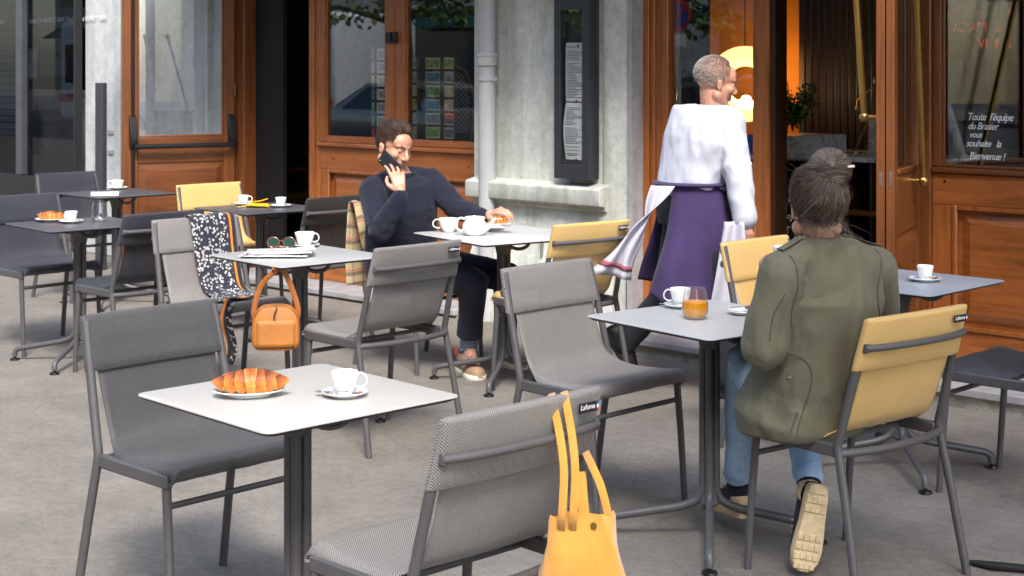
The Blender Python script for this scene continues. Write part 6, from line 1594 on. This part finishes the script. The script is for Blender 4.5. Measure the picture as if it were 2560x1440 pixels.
MB().tube([(0,0,0),(0,0,2.0)], .07, 12).obj('post', DKMETAL, led); bx('panel', (-1.05,-.1,1.75),(1.05,.1,3.15), plain('led_panel',(18,18,20),.5), led, .02)
LEDM = emit('led_orange', (255,90,24), 1.2)
for i, tx in enumerate(('LA RUE EST UN','ESPACE PARTAGE','ADAPTEZ VOTRE','VITESSE')):
    textmesh('message', tx, .235, LEDM, led, (0,.105,2.82-i*.29), (PI/2,0,0), .002, 'CENTER', 0, 1.02, .92)   # seen mirrored, it reads as in the photo
bl = thing('street_lamp', 'black street lamp with a round globe, mirrored in the right window', 'street lamp', (-10.9,-8.2,0))
MB().tube([(0,0,0),(0,0,2.35)], [.07,.05], 12).obj('post', DKMETAL, bl); MB().lathe([(.05,2.3),(.10,2.35),(.07,2.42)], 16).obj('collar', DKMETAL, bl); MB().ball((0,0,2.66), .26,.26,.26, 14).obj('globe', plain('smoked_globe',(14,16,24),.08), bl)
# buildings across the street
LIME = stone('far_limestone', (196,184,164), .3); TEAL = plain('teal_awning', (26,84,84), .7); WINM = plain('far_window_glass', (40,48,58), .12)
def block(lb, x0, x1, H, seed, mat):
    t = thing('town_house', lb, 'building', ((x0+x1)/2,-16,0)); hw = (x1-x0)/2
    bx('wall', (-hw,-8,0),(hw,0,H), mat, t, 0); bx('cornice', (-hw,-.01,H-.6),(hw,.35,H-.3), mat, t, .03); bx('roof', (-hw+.2,-8,H),(hw-.2,-.4,H+2.2), plain('slate_roof%d'%seed,(74,78,86),.6), t, .2)
    n = int(2*hw/2.4)
    for fl in range(int((H-4)/3.1)):
        for i in range(n):
            x = -hw+(i+.5)*2*hw/n; z = 4.3+fl*3.1
            w_ = bx('window', (x-.55,-.02,z),(x+.55,.03,z+1.9), WINM, t, 0); bx('sill', (x-.65,.031,z-.12),(x+.65,.16,z), mat, w_, .01); bx('shutter', (x-1.0,.0,z),(x-.57,.06,z+1.9), plain('shutter%d'%seed,(150,160,150),.6), w_, 0)
    for i in range(max(1,int(2*hw/5))):
        x = -hw+(i+.5)*2*hw/max(1,int(2*hw/5)); w_ = bx('shop_front', (x-1.9,-.02,.3),(x+1.9,.04,2.9), WINM, t, .02)
        q = MB(); q.add([(x-2,.05,3.3),(x+2,.05,3.3),(x+2,1.1,2.7),(x-2,1.1,2.7)], [(0,3,2,1)]); q.obj('shop_awning', TEAL if i%2==0 else AWM, t, False, solid=.03)
block('limestone town house across the street, farthest left', -52, -34, 15, 1, LIME)
block('limestone town house across the street from the doorway', -33.5, -17, 17, 2, stone('far_stone_b',(206,198,182),.3))
block('limestone town house across the street from the terrace', -16.5, 2, 16, 3, LIME)
block('limestone town house behind the camera at right', 2.5, 22, 15, 4, stone('far_stone_c',(190,180,166),.3))
hg = thing('street_hedge', 'clipped green hedge in planters across the street', 'hedge', (-19,-11.4,0))
leafy('foliage', (0,0,1.0), 3.2,.4,.55, 3600, .10, LFT, random.Random(4), hg); bx('planter', (-3.2,-.35,0),(3.2,.35,.55), DKMETAL, hg)
